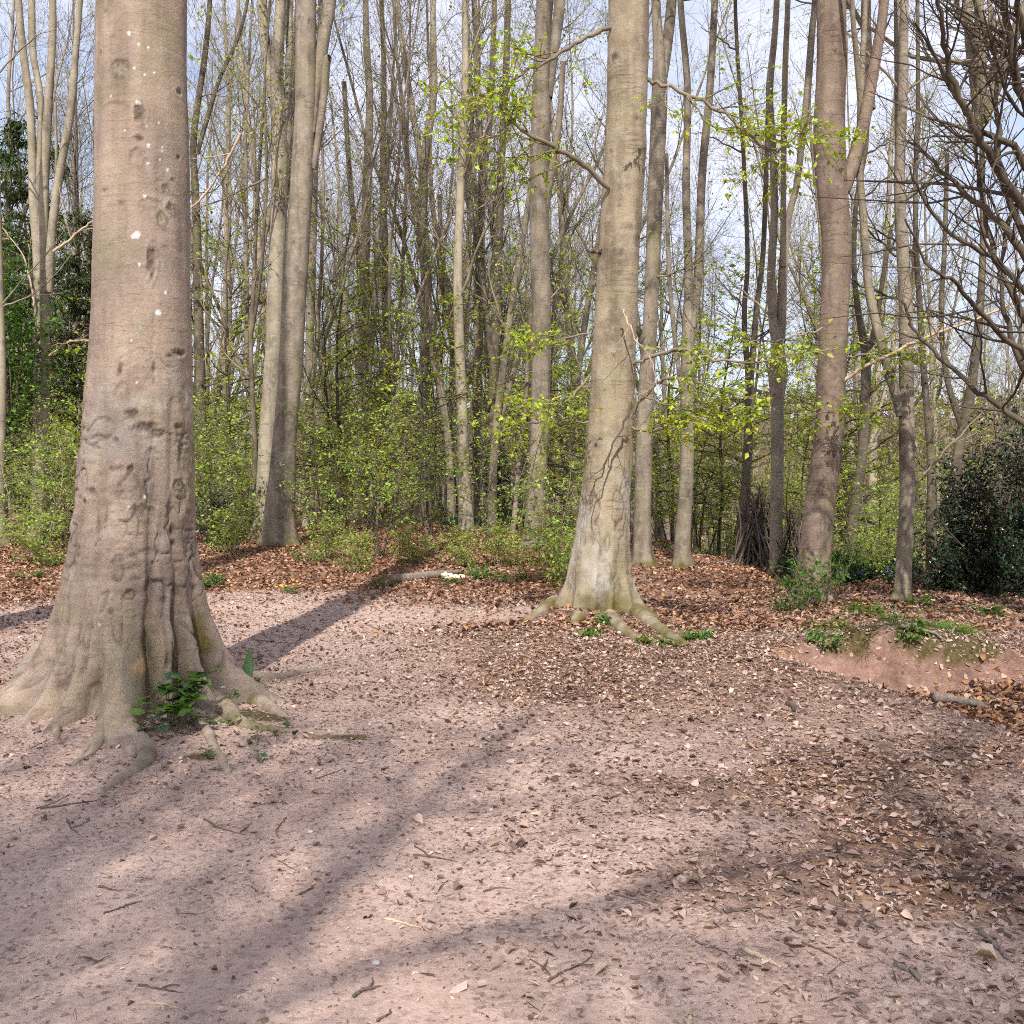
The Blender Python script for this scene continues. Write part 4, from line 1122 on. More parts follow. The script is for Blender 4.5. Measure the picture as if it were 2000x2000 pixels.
OTH = [
 ("straight pale beech rising above the log and primroses", [[(818, 1030, 24), (820, 950, 23), (824, 800, 22), (830, 700, 21), (832, 560, 20), (826, 430, 19), (825, 362, 18), (836, 260, 17), (847, 181, 14), (846, 80, 12), (845, 0, 11)], [(824, 325, 12), (806, 220, 12), (790, 115, 11), (776, 0, 10)]], 34, M_PALE, 61),
 ("beech trunk with a low slanting fork beside the dusky leaning trunk", [[(930, 1020, 23), (932, 900, 21), (932, 780, 20), (934, 650, 19), (937, 500, 18), (940, 400, 18), (943, 330, 18), (934, 220, 12), (930, 100, 11), (926, 0, 10)], [(922, 745, 13), (905, 690, 12), (880, 630, 11), (872, 560, 10), (862, 480, 9), (858, 380, 8)], [(946, 330, 13), (956, 240, 12), (962, 120, 11), (966, 0, 10)]], 35, M_GREY, 62),
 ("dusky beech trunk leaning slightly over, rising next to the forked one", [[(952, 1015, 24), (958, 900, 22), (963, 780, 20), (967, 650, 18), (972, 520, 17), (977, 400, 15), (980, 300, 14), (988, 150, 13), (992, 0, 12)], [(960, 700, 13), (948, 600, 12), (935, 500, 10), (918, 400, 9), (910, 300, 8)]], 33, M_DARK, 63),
 ("stout dark-banded beech that forks near the top of the view", [[(1040, 1082, 42), (1045, 1000, 38), (1052, 880, 36), (1057, 740, 37), (1058, 600, 37), (1054, 500, 38), (1053, 360, 37), (1056, 250, 38), (1058, 150, 34), (1060, 60, 28), (1061, 0, 26)], [(1066, 190, 26), (1078, 110, 24), (1088, 50, 22), (1093, 0, 21)], [(1062, 440, 14), (1078, 330, 13), (1092, 240, 12), (1100, 120, 10)]], 21, M_GREY, 64),
 ("mottled beech standing just behind the middle beech, mossy at its foot", [[(1254, 1100, 38), (1255, 998, 34), (1260, 817, 32), (1271, 600, 28), (1274, 543, 28), (1281, 362, 30), (1288, 181, 30), (1286, 90, 22), (1281, 0, 17)], [(1293, 150, 22), (1302, 90, 22), (1312, 0, 20)]], 18.8, M_GREY, 65),
 ("twin-stemmed beech beside the path whose stems part at head height", [[(1331, 1100, 36), (1332, 1071, 32), (1340, 950, 28), (1342, 854, 27), (1344, 720, 28), (1344, 640, 24), (1345, 543, 17), (1340, 362, 15), (1343, 181, 13), (1329, 0, 12)], [(1350, 640, 18), (1362, 560, 17), (1367, 450, 16), (1372, 330, 16), (1386, 181, 15), (1396, 0, 13)], [(1334, 780, 10), (1318, 660, 9), (1306, 520, 8), (1302, 300, 7)]], 18.8, M_GREY, 66),
 ("slim mossy beech at the brushwood heap, forked above", [[(1447, 1090, 27), (1449, 1050, 21), (1458, 926, 18), (1463, 800, 17), (1464, 740, 16), (1456, 672, 11), (1454, 600, 10), (1460, 500, 9), (1452, 300, 8), (1440, 100, 7), (1436, 0, 7)], [(1466, 745, 12), (1472, 672, 12), (1478, 600, 11), (1490, 500, 10), (1496, 350, 9), (1500, 200, 8)]], 20, M_DARK, 67),
 ("grey beech with a swollen burr and two upright stems, next to the brushwood", [[(1516, 1118, 34), (1516, 1035, 24), (1518, 900, 24), (1518, 800, 24), (1519, 755, 32), (1520, 730, 38), (1520, 700, 28), (1518, 670, 24), (1509, 620, 17), (1506, 543, 16), (1512, 420, 14), (1510, 300, 14), (1503, 181, 14), (1512, 80, 12), (1517, 0, 11)], [(1524, 680, 18), (1527, 600, 18), (1531, 500, 17), (1541, 420, 13), (1556, 362, 13), (1566, 280, 13), (1577, 181, 14), (1586, 60, 13), (1592, 0, 12)], [(1530, 520, 12), (1530, 400, 11), (1531, 260, 11), (1534, 120, 11), (1539, 0, 10)]], 17, M_GREY, 68),
 ("grey beech before the dark holly, with a long stem branching off low", [[(1763, 1170, 36), (1766, 1080, 30), (1772, 962, 28), (1771, 850, 29), (1771, 780, 28), (1769, 600, 26), (1766, 543, 24), (1758, 400, 21), (1757, 330, 20), (1763, 181, 19), (1765, 80, 17), (1766, 0, 16)], [(1762, 812, 22), (1750, 770, 20), (1735, 720, 19), (1717, 654, 18), (1704, 600, 17), (1695, 543, 16), (1684, 398, 14), (1679, 326, 14), (1682, 181, 13), (1688, 60, 11), (1690, 0, 10)], [(1680, 200, 10), (1672, 100, 10), (1664, 0, 9)], [(1752, 300, 9), (1752, 150, 10), (1751, 0, 10)]], 13.4, M_GREY, 69),
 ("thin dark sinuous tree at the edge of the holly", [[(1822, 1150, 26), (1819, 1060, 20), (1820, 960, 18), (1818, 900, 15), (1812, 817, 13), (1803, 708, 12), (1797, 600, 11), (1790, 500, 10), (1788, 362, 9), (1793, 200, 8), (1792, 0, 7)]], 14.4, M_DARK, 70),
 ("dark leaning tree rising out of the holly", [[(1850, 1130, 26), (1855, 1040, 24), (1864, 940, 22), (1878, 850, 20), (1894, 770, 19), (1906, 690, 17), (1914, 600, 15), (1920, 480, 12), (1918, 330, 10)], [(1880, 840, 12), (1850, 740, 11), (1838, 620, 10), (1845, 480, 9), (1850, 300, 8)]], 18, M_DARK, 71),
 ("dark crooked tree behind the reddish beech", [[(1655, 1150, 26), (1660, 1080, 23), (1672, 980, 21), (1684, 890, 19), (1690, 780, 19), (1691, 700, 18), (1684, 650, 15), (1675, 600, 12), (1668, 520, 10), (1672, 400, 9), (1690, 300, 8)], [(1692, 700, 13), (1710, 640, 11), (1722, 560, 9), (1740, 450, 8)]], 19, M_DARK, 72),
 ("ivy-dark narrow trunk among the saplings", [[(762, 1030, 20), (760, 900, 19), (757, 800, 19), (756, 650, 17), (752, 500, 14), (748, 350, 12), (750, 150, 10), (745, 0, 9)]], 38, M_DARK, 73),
 ("grey trunk with upswept limbs, next to the ivy-dark narrow trunk", [[(704, 1020, 23), (706, 880, 21), (710, 700, 20), (712, 560, 19), (715, 420, 18), (718, 330, 17), (722, 200, 14), (716, 80, 12), (714, 0, 11)], [(704, 520, 12), (690, 420, 11), (680, 300, 10), (672, 160, 9)], [(716, 600, 11), (738, 500, 10), (748, 420, 9), (760, 300, 8)]], 37, M_GREY, 74),
 ("sunlit trunk cut by the edge of the view", [[(2, 1075, 20), (1, 900, 18), (3, 750, 17), (0, 600, 16), (-6, 400, 14), (-10, 150, 12), (-12, 0, 12)]], 22, M_PALE, 75),
 ("narrow trunk standing behind the two close-set beeches", [[(606, 1040, 18), (606, 900, 17), (604, 760, 17), (606, 620, 16), (612, 450, 14), (616, 300, 12), (622, 150, 10), (626, 0, 9)]], 33, M_GREY, 76),
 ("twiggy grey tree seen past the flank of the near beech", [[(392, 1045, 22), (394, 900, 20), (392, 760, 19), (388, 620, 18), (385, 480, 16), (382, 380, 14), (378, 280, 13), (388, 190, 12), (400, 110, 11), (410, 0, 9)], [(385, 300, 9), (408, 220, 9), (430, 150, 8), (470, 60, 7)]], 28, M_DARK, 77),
]
for k, (lab, stems, dep, mat, sd) in enumerate(OTH):
    t_, o_ = traced_tree(lab, stems, dep, mat, sides=32 if dep > 25 else 48, rows=110 if dep > 25 else 150, knots=14, seed=sd, dshift=(.3, -.4, .5), moss=.15, crown_s=.9)
    rg = np.random.default_rng(sd)
    # twiggy side shoots along the visible trunk
    st = stems[0]
    for q in range(5):
        a, b, w = st[rg.integers(2, len(st))]
        sg = rg.choice([-1, 1])
        ln_ = rg.uniform(50, 130) * 20 / dep * 1.2
        limb_on(t_, o_, [(a, b), (a + sg * ln_ * .5, b - ln_ * rg.uniform(.1, .6)), (a + sg * ln_, b - ln_ * rg.uniform(.4, 1.3))], dep, .02, .006, 6, mat=M_TWIG if mat is not M_DARK else M_TWIGD,
                leaves=(2, .05, LIME2) if (q % 3 == 0 and b > 250) else None, dshift=rg.uniform(-.8, .8), seed=sd * 10 + q, tw=(1.0, .5), up=.03)
# ------------------------------------------------------------------ wide bare tree standing outside the frame, its limbs reaching in
rl_o = np.array([6.1, 10.2, float(H(6.1, 10.2))])
rl = thing("beech_tree", "dark spreading bare tree whose limbs sweep in over the holly", "tree", rl_o)
Pm = np.array([rl_o + [0, 0, -.3], rl_o + [0.05, 0, 1.5], rl_o + [0.0, 0.1, 3.0], rl_o + [.1, 0, 5.0], rl_o + [.3, .1, 8.0], rl_o + [.2, .1, 12.0]])
add("trunk", trunk_mesh("trunk", Pm, np.array([.24, .22, .21, .19, .15, .09]), 40, 120, [(a, .15, .25, .4) for a in (-2, -.8, .4, 1.6, 2.8)], seed=90, moss_h=.2, origin=rl_o), M_DARK, rl)
LIMBS = [([(2090, 560), (2000, 409), (1938, 315), (1894, 235), (1858, 145), (1840, 54), (1826, -30)], .050, .014), ([(2090, 480), (2000, 308), (1930, 262), (1870, 190), (1830, 120), (1790, 40)], .040, .010),
         ([(2080, 330), (2000, 196), (1970, 54), (1950, -40)], .055, .02), ([(2090, 640), (2000, 500), (1934, 417), (1880, 370), (1820, 310), (1770, 270)], .045, .010),
         ([(2090, 880), (2000, 825), (1934, 781), (1880, 741), (1807, 669), (1780, 630), (1750, 560)], .036, .010), ([(2090, 760), (2000, 620), (1950, 520), (1925, 420), (1905, 300), (1900, 180)], .040, .010),
         ([(2090, 800), (2000, 690), (1940, 640), (1870, 560), (1815, 520), (1770, 430)], .034, .008), ([(2090, 700), (2000, 570), (1930, 500), (1850, 450), (1800, 380), (1775, 330)], .034, .008),
         ([(2090, 240), (2010, 90), (1985, 0)], .05, .025), ([(2090, 600), (2000, 455), (1960, 360), (1950, 240), (1940, 120), (1900, 0)], .04, .012), ([(2090, 930), (2000, 720), (1960, 600), (1960, 480), (1985, 350)], .035, .01)]
for k, (pts, a, b) in enumerate(LIMBS):
    limb_on(rl, rl_o, pts, 10.2, a, b, 12, mat=M_TWIGD, dshift=-1.2 + .35 * (k % 6), seed=300 + k, tw=(1.15, .55), n2=5, up=.03, flat=.8)
crown_on(rl, Pm[-1], rl_o, .1, 2, 1.0)

# ------------------------------------------------------------------ slender trees of the wood behind, from a few kinds
def slender_proto(seed, height, r0, fork, mat, twig, leafy, n1=16, n2=6, n3=5):
    rg = np.random.default_rng(seed)
    t = thing("slender_tree", "", "tree", (0, 0, -200))
    K = 14
    def stem_line(p, d, h, wob):
        out = [p]
        for k in range(K - 1):
            d = norm((d + rg.normal(size=3) * wob * np.array([1, 1, .2]) + np.array([0, 0, .10]))[None])[0]
            out.append(out[-1] + d * h / (K - 1))
        return np.array(out)
    S = [stem_line(np.array([0, 0, -.3]), np.array([rg.normal() * .04, rg.normal() * .04, 1]), height, .045)]
    R = [r0 * np.linspace(1, .16, K)]
    for f in range(fork):
        i = rg.integers(2, 7)
        a = rg.random() * 6.28
        s = stem_line(S[0][i], np.array([math.cos(a) * .35, math.sin(a) * .35, 1.0]), height * (1 - i / K) * rg.uniform(.75, 1.0), .05)
        S.append(s); R.append(R[0][i] * .75 * np.linspace(1, .15, K))
    c = MB()
    for k, (s, r) in enumerate(zip(S, R)):
        m = MB()
        q = resample(np.column_stack([s, r]), 26)
        if k == 0:
            q[0, 3] *= 1.5; q[1, 3] *= 1.12
        m.put(*tubes(q[None, :, :3], q[None, :, 3], 10))
        add("trunk" if k == 0 else "stem", m.mesh("trunk" if k == 0 else "stem", smooth=True), mat, t)
    SS, RR = np.array(S), np.array(R)
    P1, R1 = children(rg, SS, RR, n1, .24, .98, .66, .22, height * .17, .4, 8, up=.09, wig=.12, rr=.42, tip=.22, taper=.45, rmin=.006)
    P2, R2 = children(rg, P1, R1, n2, .12, 1.0, .62, .25, height * .075, .4, 6, up=.06, wig=.15, rr=.55, tip=.3, taper=.4, rmin=.0048)
    P3, R3 = children(rg, P2, R2, n3, .1, 1.0, .65, .3, height * .040, .4, 3, up=.03, wig=.18, rr=.6, tip=.5, taper=.3, rmin=.0042)
    c.put(*tubes(P1, R1, 5)); c.put(*tubes(P2, R2, 3)); c.put(*tubes(P3, R3, 3))
    add("crown", c.mesh("crown"), twig, t)
    if leafy:
        lb = MB()
        sub = P2[rg.random(len(P2)) < (.5 if leafy < 2 else .95)]
        lb.put(*leaf_fan(rg, sub, 7, .085, col=LIME2 if seed % 2 else LIME, spread=.08))
        add("foliage", lb.mesh("foliage"), M_LEAF, t)
    return t
PROTO = [slender_proto(500, 21, .135, 1, M_GREY2, M_TWIG, 1), slender_proto(501, 19, .10, 2, M_GREY2, M_TWIGM, 1), slender_proto(502, 23, .17, 0, M_PALE2, M_TWIG, 1), slender_proto(503, 17, .075, 1, M_DARK2, M_TWIG, 2),
         slender_proto(504, 20, .12, 2, M_DARK2, M_TWIGD, 0), slender_proto(505, 15, .06, 0, M_GREY2, M_TWIGM, 2), slender_proto(506, 22, .15, 1, M_GREY2, M_TWIG, 0), slender_proto(507, 12, .045, 1, M_DARK2, M_TWIG, 2)]
KGRP = ["forked grey beeches of the wood", "multi-stemmed grey beeches of the wood", "pale unforked trunks of the wood", "thin dark leafy trees of the wood", "dark bare trees of the wood", "thin grey pole trees of the wood", "tall bare grey beeches of the wood", "short understorey trees of the wood"]
LAND = [(-400, "the view's edge"), (80, "the many-stemmed tree"), (277, "the near beech"), (555, "the close-set trunks"), (822, "the straight pale beech"), (1050, "the dark-banded beech"), (1205, "the middle beech"), (1338, "the twin-stemmed beech"), (1516, "the burred beech"), (1620, "the reddish beech"), (1768, "the holly-side beech"), (2400, "the view's edge")]
def where(px, d):
    for (a, na), (b, nb) in zip(LAND[:-1], LAND[1:]):
        if a <= px < b:
            break
    far_ = "" if d < 31 else ("deeper in " if d < 40 else ("well back " if d < 52 else "far back "))
    if px - a < 28: return far_ + "just behind " + na if far_ == "" else far_ + "behind " + na
    if b - px < 28: return far_ + "just behind " + nb if far_ == "" else far_ + "behind " + nb
    if "edge" in na: return far_ + "between the view's edge and " + nb
    if "edge" in nb: return far_ + "between " + na + " and the view's edge"
    return far_ + "between " + na + " and " + nb
KSHORT = ["forked grey beech", "multi-stemmed grey beech", "unforked pale trunk", "thin dark leafy tree", "dark bare tree", "thin grey leafy pole", "bare grey beech", "short leafy tree"]
used = [False] * 8
rg = np.random.default_rng(77)
taken = []
def put_slender(k, x, y, s):
    lab = KSHORT[k] + " " + where(1000 + x / y * F, y)
    loc = (x, y, float(H(x, y)) - .05)
    rz = rg.random() * 6.28
    if not used[k]:
        used[k] = True
        p = PROTO[k]; p.location = loc; p.rotation_euler = (0, 0, rz); p.scale = (s, s, s); p["label"] = lab; p["group"] = KGRP[k]
    else:
        dup(PROTO[k], loc, rz, s, lab, KGRP[k])
n_bg = 0
for trial in range(4000):
    if n_bg >= 160: break
    d = 24 + 52 * rg.random() ** .8
    px = rg.uniform(-80, 2080)
    if px > 1380 and rg.random() < .62: continue
    x = (px - 1000) / F * d
    if 2.0 < x - .13 * (d - 11) < 4.4 and d < 34: continue
    if d < 27 and px > 1250: continue
    if any((x - a) ** 2 + (d - b) ** 2 < 1.0 for a, b in taken): continue
    taken.append((x, d))
    k = int(rg.choice(8, p=[.15, .16, .12, .14, .10, .15, .10, .08]))
    put_slender(k, x, d, rg.uniform(.85, 1.15))
    n_bg += 1

# trees standing behind the viewer: their bare crowns dapple the clearing
def old_proto():
    t = thing("old_beech", "", "tree", (0, 0, -200))
    P = np.array([[0, 0, -.3], [.05, 0, 3], [0, .1, 6], [.2, .1, 9], [.2, .2, 11]])
    add("trunk", trunk_mesh("trunk", P, np.array([.36, .33, .30, .26, .2]), 32, 60, [(a, .25, .3, .4) for a in (-2.2, -.9, .4, 1.6, 2.9)], seed=95, origin=(0, 0, 0)), M_GREY, t)
    me, (P1, R1, P2, R2, P3, R3) = crown_mesh(140, 12, .26, 11, 8, 7, spread=5.2, leaders=3, up=.05, ang=.9)
    o = add("crown", me, M_TWIG, t, (.2, .2, 10.8))
    lb = MB(); r_ = np.random.default_rng(3)
    lb.put(*leaf_fan(r_, P3, 2, .055, col=LIME2, spread=.05))
    add("foliage", lb.mesh("foliage"), M_LEAF, t, (.2, .2, 10.8))
    return t
old = old_proto()
OLD = [(-5.5, -13.5, .2, 1.0), (4.6, -6.5, 2.0, .72), (9.5, -9.5, 3.3, 1.0), (-2.6, -7.5, 4.4, .70), (6.5, -14.0, 5.2, 1.05), (-10.5, -8.5, 1.2, .95), (8.6, -2.0, .7, .72), (1.2, -10.5, 2.8, .78), (10.5, 3.5, 4.0, .8)]
for k, (x, y, rz, s) in enumerate(OLD):
    lab = "broad old beech standing behind the viewer, shading the clearing"
    loc = (x, y, float(H(x, y)))
    if k == 0:
        old.location = loc; old.rotation_euler = (0, 0, rz); old["label"] = lab; old["group"] = "old beeches behind the viewer"
    else:
        dup(old, loc, rz, s, lab, "old beeches behind the viewer")

# unseen tall beech, added so that its shadow falls on the close-set trunks
so = np.array([-5.72, 10.0, float(H(-5.72, 10.0))])
sh_t = thing("beech_tree", "tall straight beech added just outside the frame to shade the close-set trunks", "tree", so)
Ps = so + np.array([[0, 0, -.3], [0, 0, 2], [.02, 0, 8], [.0, .05, 14], [.05, 0, 20], [.1, 0, 25]])
add("trunk", trunk_mesh("trunk", Ps, np.array([.34, .32, .30, .28, .25, .18]), 32, 80, [(a, .2, .3, .4) for a in (-2.2, -.9, .4, 1.6, 2.9)], seed=97, origin=so), M_GREY, sh_t)
crown_on(sh_t, Ps[-1], so, .15, 0, 1.0, .7)

# ------------------------------------------------------------------ leafy saplings and shrubs of the understorey
def sapling_proto(seed, height, stems, col, leafsize, leaves, spread=1.0, n1=12, n2=5, name="sapling", twig=None, flat=.15, first=.2):
    rg = np.random.default_rng(seed)
    t = thing(name, "", "shrub" if stems > 1 else "sapling", (0, 0, -200))
    K = 9
    S = np.zeros((stems, K, 3)); R = np.zeros((stems, K))
    for s in range(stems):
        a = rg.random() * 6.28
        d = np.array([math.cos(a) * .3 * (stems > 1), math.sin(a) * .3 * (stems > 1), 1.0])
        p = np.array([math.cos(a), math.sin(a), 0]) * .08 * (stems > 1) + np.array([0, 0, -.1])
        h = height * rg.uniform(.6, 1.0)
        for k in range(K):
            S[s, k] = p
            d = norm((d + rg.normal(size=3) * .10)[None])[0]
            p = p + d * h / (K - 1)
        R[s] = np.linspace(1, .25, K) * height * .0055
    m = MB(); m.put(*tubes(S, R, 6))
    P1, R1 = children(rg, S, R, n1, first, 1.0, 1.25, .2, spread, .35, 7, up=-.01, wig=.10, rr=.6, tip=.3, taper=.5, flat=.3, rmin=.004)
    P2, R2 = children(rg, P1, R1, n2, .12, 1.0, .8, .25, spread * .42, .35, 5, up=0, wig=.14, rr=.6, tip=.4, taper=.4, flat=flat, rmin=.003)
    m.put(*tubes(P1, R1, 4)); m.put(*tubes(P2, R2, 3))
    add("stems", m.mesh("stems"), twig or (M_TWIGD if seed % 2 else M_TWIG), t)
    lb = MB()
    lb.put(*leaf_fan(rg, P2, leaves, leafsize, col=col, spread=.03, flat=.35, droop=.2))
    lb.put(*leaf_fan(rg, P1, max(2, leaves // 2), leafsize, col=col, spread=.03, tmin=.3, flat=.35, droop=.2))
    add("foliage", lb.mesh("foliage"), M_LEAF, t)
    return t
SAP = [sapling_proto(600, 5.2, 1, LIME2, .068, 5, spread=1.1, n1=26, n2=6), sapling_proto(601, 4.0, 3, GREEN, .066, 4, spread=1.05, n1=13, n2=6, name="shrub"), sapling_proto(602, 2.6, 5, GREEN, .064, 4, spread=.8, n1=10, n2=6, name="shrub"),
       sapling_proto(603, 6.5, 1, LIME, .068, 5, spread=1.3, n1=26, n2=6), sapling_proto(604, 1.5, 6, (0.30, .38, .07), .058, 5, spread=.5, n1=8, n2=5, name="shrub"), sapling_proto(605, 3.4, 2, (.33, .40, .05), .068, 5, spread=.9, n1=14, n2=6, name="shrub")]
SGRP = ["tiered green saplings", "three-stemmed green shrubs", "low green shrubs", "tall lime saplings", "knee-high bushes", "yellow-green shrubs"]
sused = [False] * 6
SSHORT = ["tiered green sapling", "three-stemmed green shrub", "low green shrub", "tall lime sapling", "knee-high leafy bush", "yellow-green shrub"]
def put_sap(k, px, d, s=1.0, label=None):
    label = SSHORT[k] + " " + where(px, d)
    x = (px - 1000) / F * d
    loc = (x, d, float(H(x, d)) - .02); rz = rg.random() * 6.28
    if not sused[k]:
        sused[k] = True
        p = SAP[k]; p.location = loc; p.rotation_euler = (0, 0, rz); p.scale = (s, s, s); p["label"] = label; p["group"] = SGRP[k]
    else:
        dup(SAP[k], loc, rz, s, label, SGRP[k])
# the well-marked ones first: kind, px, distance, size
for (k, px, d, s) in [(1, 742, 19.0, 1.0), (1, 640, 21.5, 1.0), (5, 700, 22.5, 1.0), (1, 830, 21.0, .95), (1, 960, 20.0, .95), 
                      (2, 1075, 17.5, .8), (4, 1085, 15.8, 1.0), (4, 1120, 15.0, .9), (5, 460, 24, 1.1), (2, 430, 22.5, 1.0), (5, 410, 26, 1.0), (1, 400, 23.0, 1.0), (4, 450, 20, 1.0), (4, 640, 18.5, .8),
                      (2, 75, 19.5, 1.1), (1, 30, 22, 1.1), (5, 110, 23, 1.0), (2, 140, 21, 1.0), (4, 70, 18.0, 1.0), (1, 160, 25, 1.1), (0, 140, 27, 1.1), (4, 800, 17.8, .7), (4, 900, 17.5, .7), (4, 980, 17.6, .8), (4, 700, 17.6, .6),
                      (3, 1440, 27, .9), (3, 1560, 22, .8), (0, 1610, 24, .9), (3, 1660, 20.0, .75), (5, 1500, 25, 1.0), (5, 1560, 20.5, .9), (5, 1720, 19, .9), (0, 1740, 22, .9), (5, 1400, 28, 1.0), (3, 1250, 30, .8), (0, 1180, 27, .9), (5, 1290, 29, .9), (5, 1680, 17.5, .8), (4, 1700, 16.0, .8), (2, 1740, 17.0, .8)]:
    put_sap(k, px, d, s)
for q_ in range(125):
    d = rg.uniform(24, 48)
    px = rg.uniform(-60, 1150) if rg.random() < .66 else rg.uniform(1150, 1950)
    put_sap(int(rg.choice(6, p=[.25, .2, .12, .2, .05, .18])) if q_ < 52 else int(rg.choice([0, 3])), px, d, rg.uniform(.85, 1.25) if q_ < 52 else rg.uniform(1.3, 1.9))
# leafy shoots growing round the foot of the reddish beech
def shoots(name, label, cat, org, n, height, col, size, leaves, rad, seed, mat=None, group=None, lean=.5, n1=4, sl=.22):
    rg2 = np.random.default_rng(seed)
    t = thing(name, label, cat, org, group=group)
    K = 6
    S = np.zeros((n, K, 3))
    for s in range(n):
        a = rg2.random() * 6.28; q = rad * math.sqrt(rg2.random())
        p = np.array([math.cos(a) * q * .25, math.sin(a) * q * .25, 0.0]); p[2] = float(H(org[0] + p[0], org[1] + p[1])) - org[2] - .03
        d = np.array([math.cos(a) * lean, math.sin(a) * lean, 1.0]); h = height * rg2.uniform(.5, 1.1)
        for k in range(K):
            S[s, k] = p
            d = norm((d + rg2.normal(size=3) * .15)[None])[0]
            p = p + d * h / (K - 1)
    m = MB()
    R = np.repeat((np.linspace(1, .4, K) * .006)[None], n, 0)
    m.put(*tubes(S, R, 4))
    P1, R1 = children(rg2, S, R, n1, .2, 1.0, .9, .25, sl, .35, 5, up=.0, wig=.14, rr=.6, tip=.4, taper=.3, flat=.6, rmin=.002)
    m.put(*tubes(P1, R1, 3))
    add("stems", m.mesh("stems"), M_TWIG, t)
    lb = MB(); lb.put(*leaf_fan(rg2, P1, leaves, size, col=col, spread=.015)); lb.put(*leaf_fan(rg2, S, leaves, size, col=col, spread=.015, tmin=.3))
    add("foliage", lb.mesh("foliage"), mat or M_LEAF, t)
    return t
g = ground(1572, 1185)
shoots("ivy_shoots", "ivy and leafy shoots bunched in front of the reddish beech's foot", "plant", g, 16, .75, (.10, .20, .03), .055, 7, .28, 700)
g = ground(1625, 1175)
shoots("ivy_shoots", "thin leafy shoots rising beside the reddish beech's base", "plant", g, 7, .9, (.15, .25, .04), .05, 4, .2, 701)
g = ground(1545, 1195)
shoots("ground_plant", "low green weeds on the bank below the reddish beech", "plant", g, 10, .18, (.07, .13, .03), .05, 5, .35, 702, lean=1.0)

# ------------------------------------------------------------------ holly and dark evergreens
def bush(name, label, cat, org, rx, ry, h, nleaf, size, col, mat, seed, group=None, bottom=0.0, col_sd=.35, droop=.2, nst=40, uneven=.25):
    rg2 = np.random.default_rng(seed)
    t = thing(name, label, cat, org, group=group)
    # stems from the foot to points in the crown, then leaves on short twigs round them
    a = rg2.random(nst) * 6.28; q = np.sqrt(rg2.random(nst)); zz = bottom + (h - bottom) * rg2.random(nst)
    env = np.sqrt(np.clip(1 - ((zz / h - .38) / .66) ** 2, .05, 1)) * (1 + uneven * rg2.normal(size=nst))
    E = np.stack([np.cos(a) * q * rx * env, np.sin(a) * q * ry * env, zz], -1)
    K = 6
    w = np.linspace(0, 1, K)[None, :, None]
    S0 = np.stack([rg2.normal(size=nst) * rx * .12, rg2.normal(size=nst) * ry * .12, np.full(nst, -.1)], -1)
    S = S0[:, None] * (1 - w) + E[:, None] * w ** np.array([1.3, 1.3, .75])
    S = S + rg2.normal(size=S.shape) * .04 * w
    R = np.repeat((np.linspace(1, .25, K) * .02)[None], nst, 0)
    m = MB(); m.put(*tubes(S, R, 5))
    P1, R1 = children(rg2, S, R, 9, .35, 1.0, .9, .3, rx * .42, .3, 6, up=.02, wig=.15, rr=.5, tip=.3, taper=.2, flat=.6, rmin=.004)
    P2, R2 = children(rg2, P1, R1, 6, .1, 1.0, .8, .3, rx * .2, .3, 4, up=.0, wig=.15, rr=.6, tip=.5, taper=.2, flat=.6, rmin=.003)
    m.put(*tubes(P1, R1, 3)); m.put(*tubes(P2, R2, 3))
    add("stems", m.mesh("stems"), M_TWIGD, t)
    n = max(1, nleaf // len(P2))
    lb = MB(); lb.put(*leaf_fan(rg2, P2, n, size, col=col, col_sd=col_sd, spread=size * .6, droop=droop))
    add("foliage", lb.mesh("foliage"), mat, t)
    return t
def gl(px, d, dz=0):
    x = (px - 1000) / F * d
    return np.array([x, d, float(H(x, d)) + dz])
HOLLY = (.022, .042, .019)
bush("holly_bush", "big dark glossy holly thicket beside the grey beech", "bush", gl(1965, 14.3), 1.05, .9, 2.5, 15000, .055, HOLLY, M_HOLLY, 800, nst=46)
bush("holly_bush", "dark holly at the very edge of the view, behind the thicket", "bush", gl(2080, 15.2), 1.2, 1.0, 3.1, 12000, .055, HOLLY, M_HOLLY, 801, nst=40)
bush("holly_bush", "small dark holly spreading at the foot of the thin dark tree", "bush", gl(1880, 14.6), .55, .5, 1.5, 7000, .05, HOLLY, M_HOLLY, 802, nst=30)
bush("holly_bush", "small dark holly in the green shrubs past the near beech", "bush", gl(432, 21.5), .55, .5, 1.25, 4000, .05, (.028, .055, .024), M_HOLLY, 803, nst=26)
bush("yew_bush", "dark evergreen sapling between the far trunks", "bush", gl(968, 31), .7, .7, 2.6, 3000, .09, (.03, .055, .022), M_HOLLY, 804, nst=26)
CON = (.050, .085, .024)
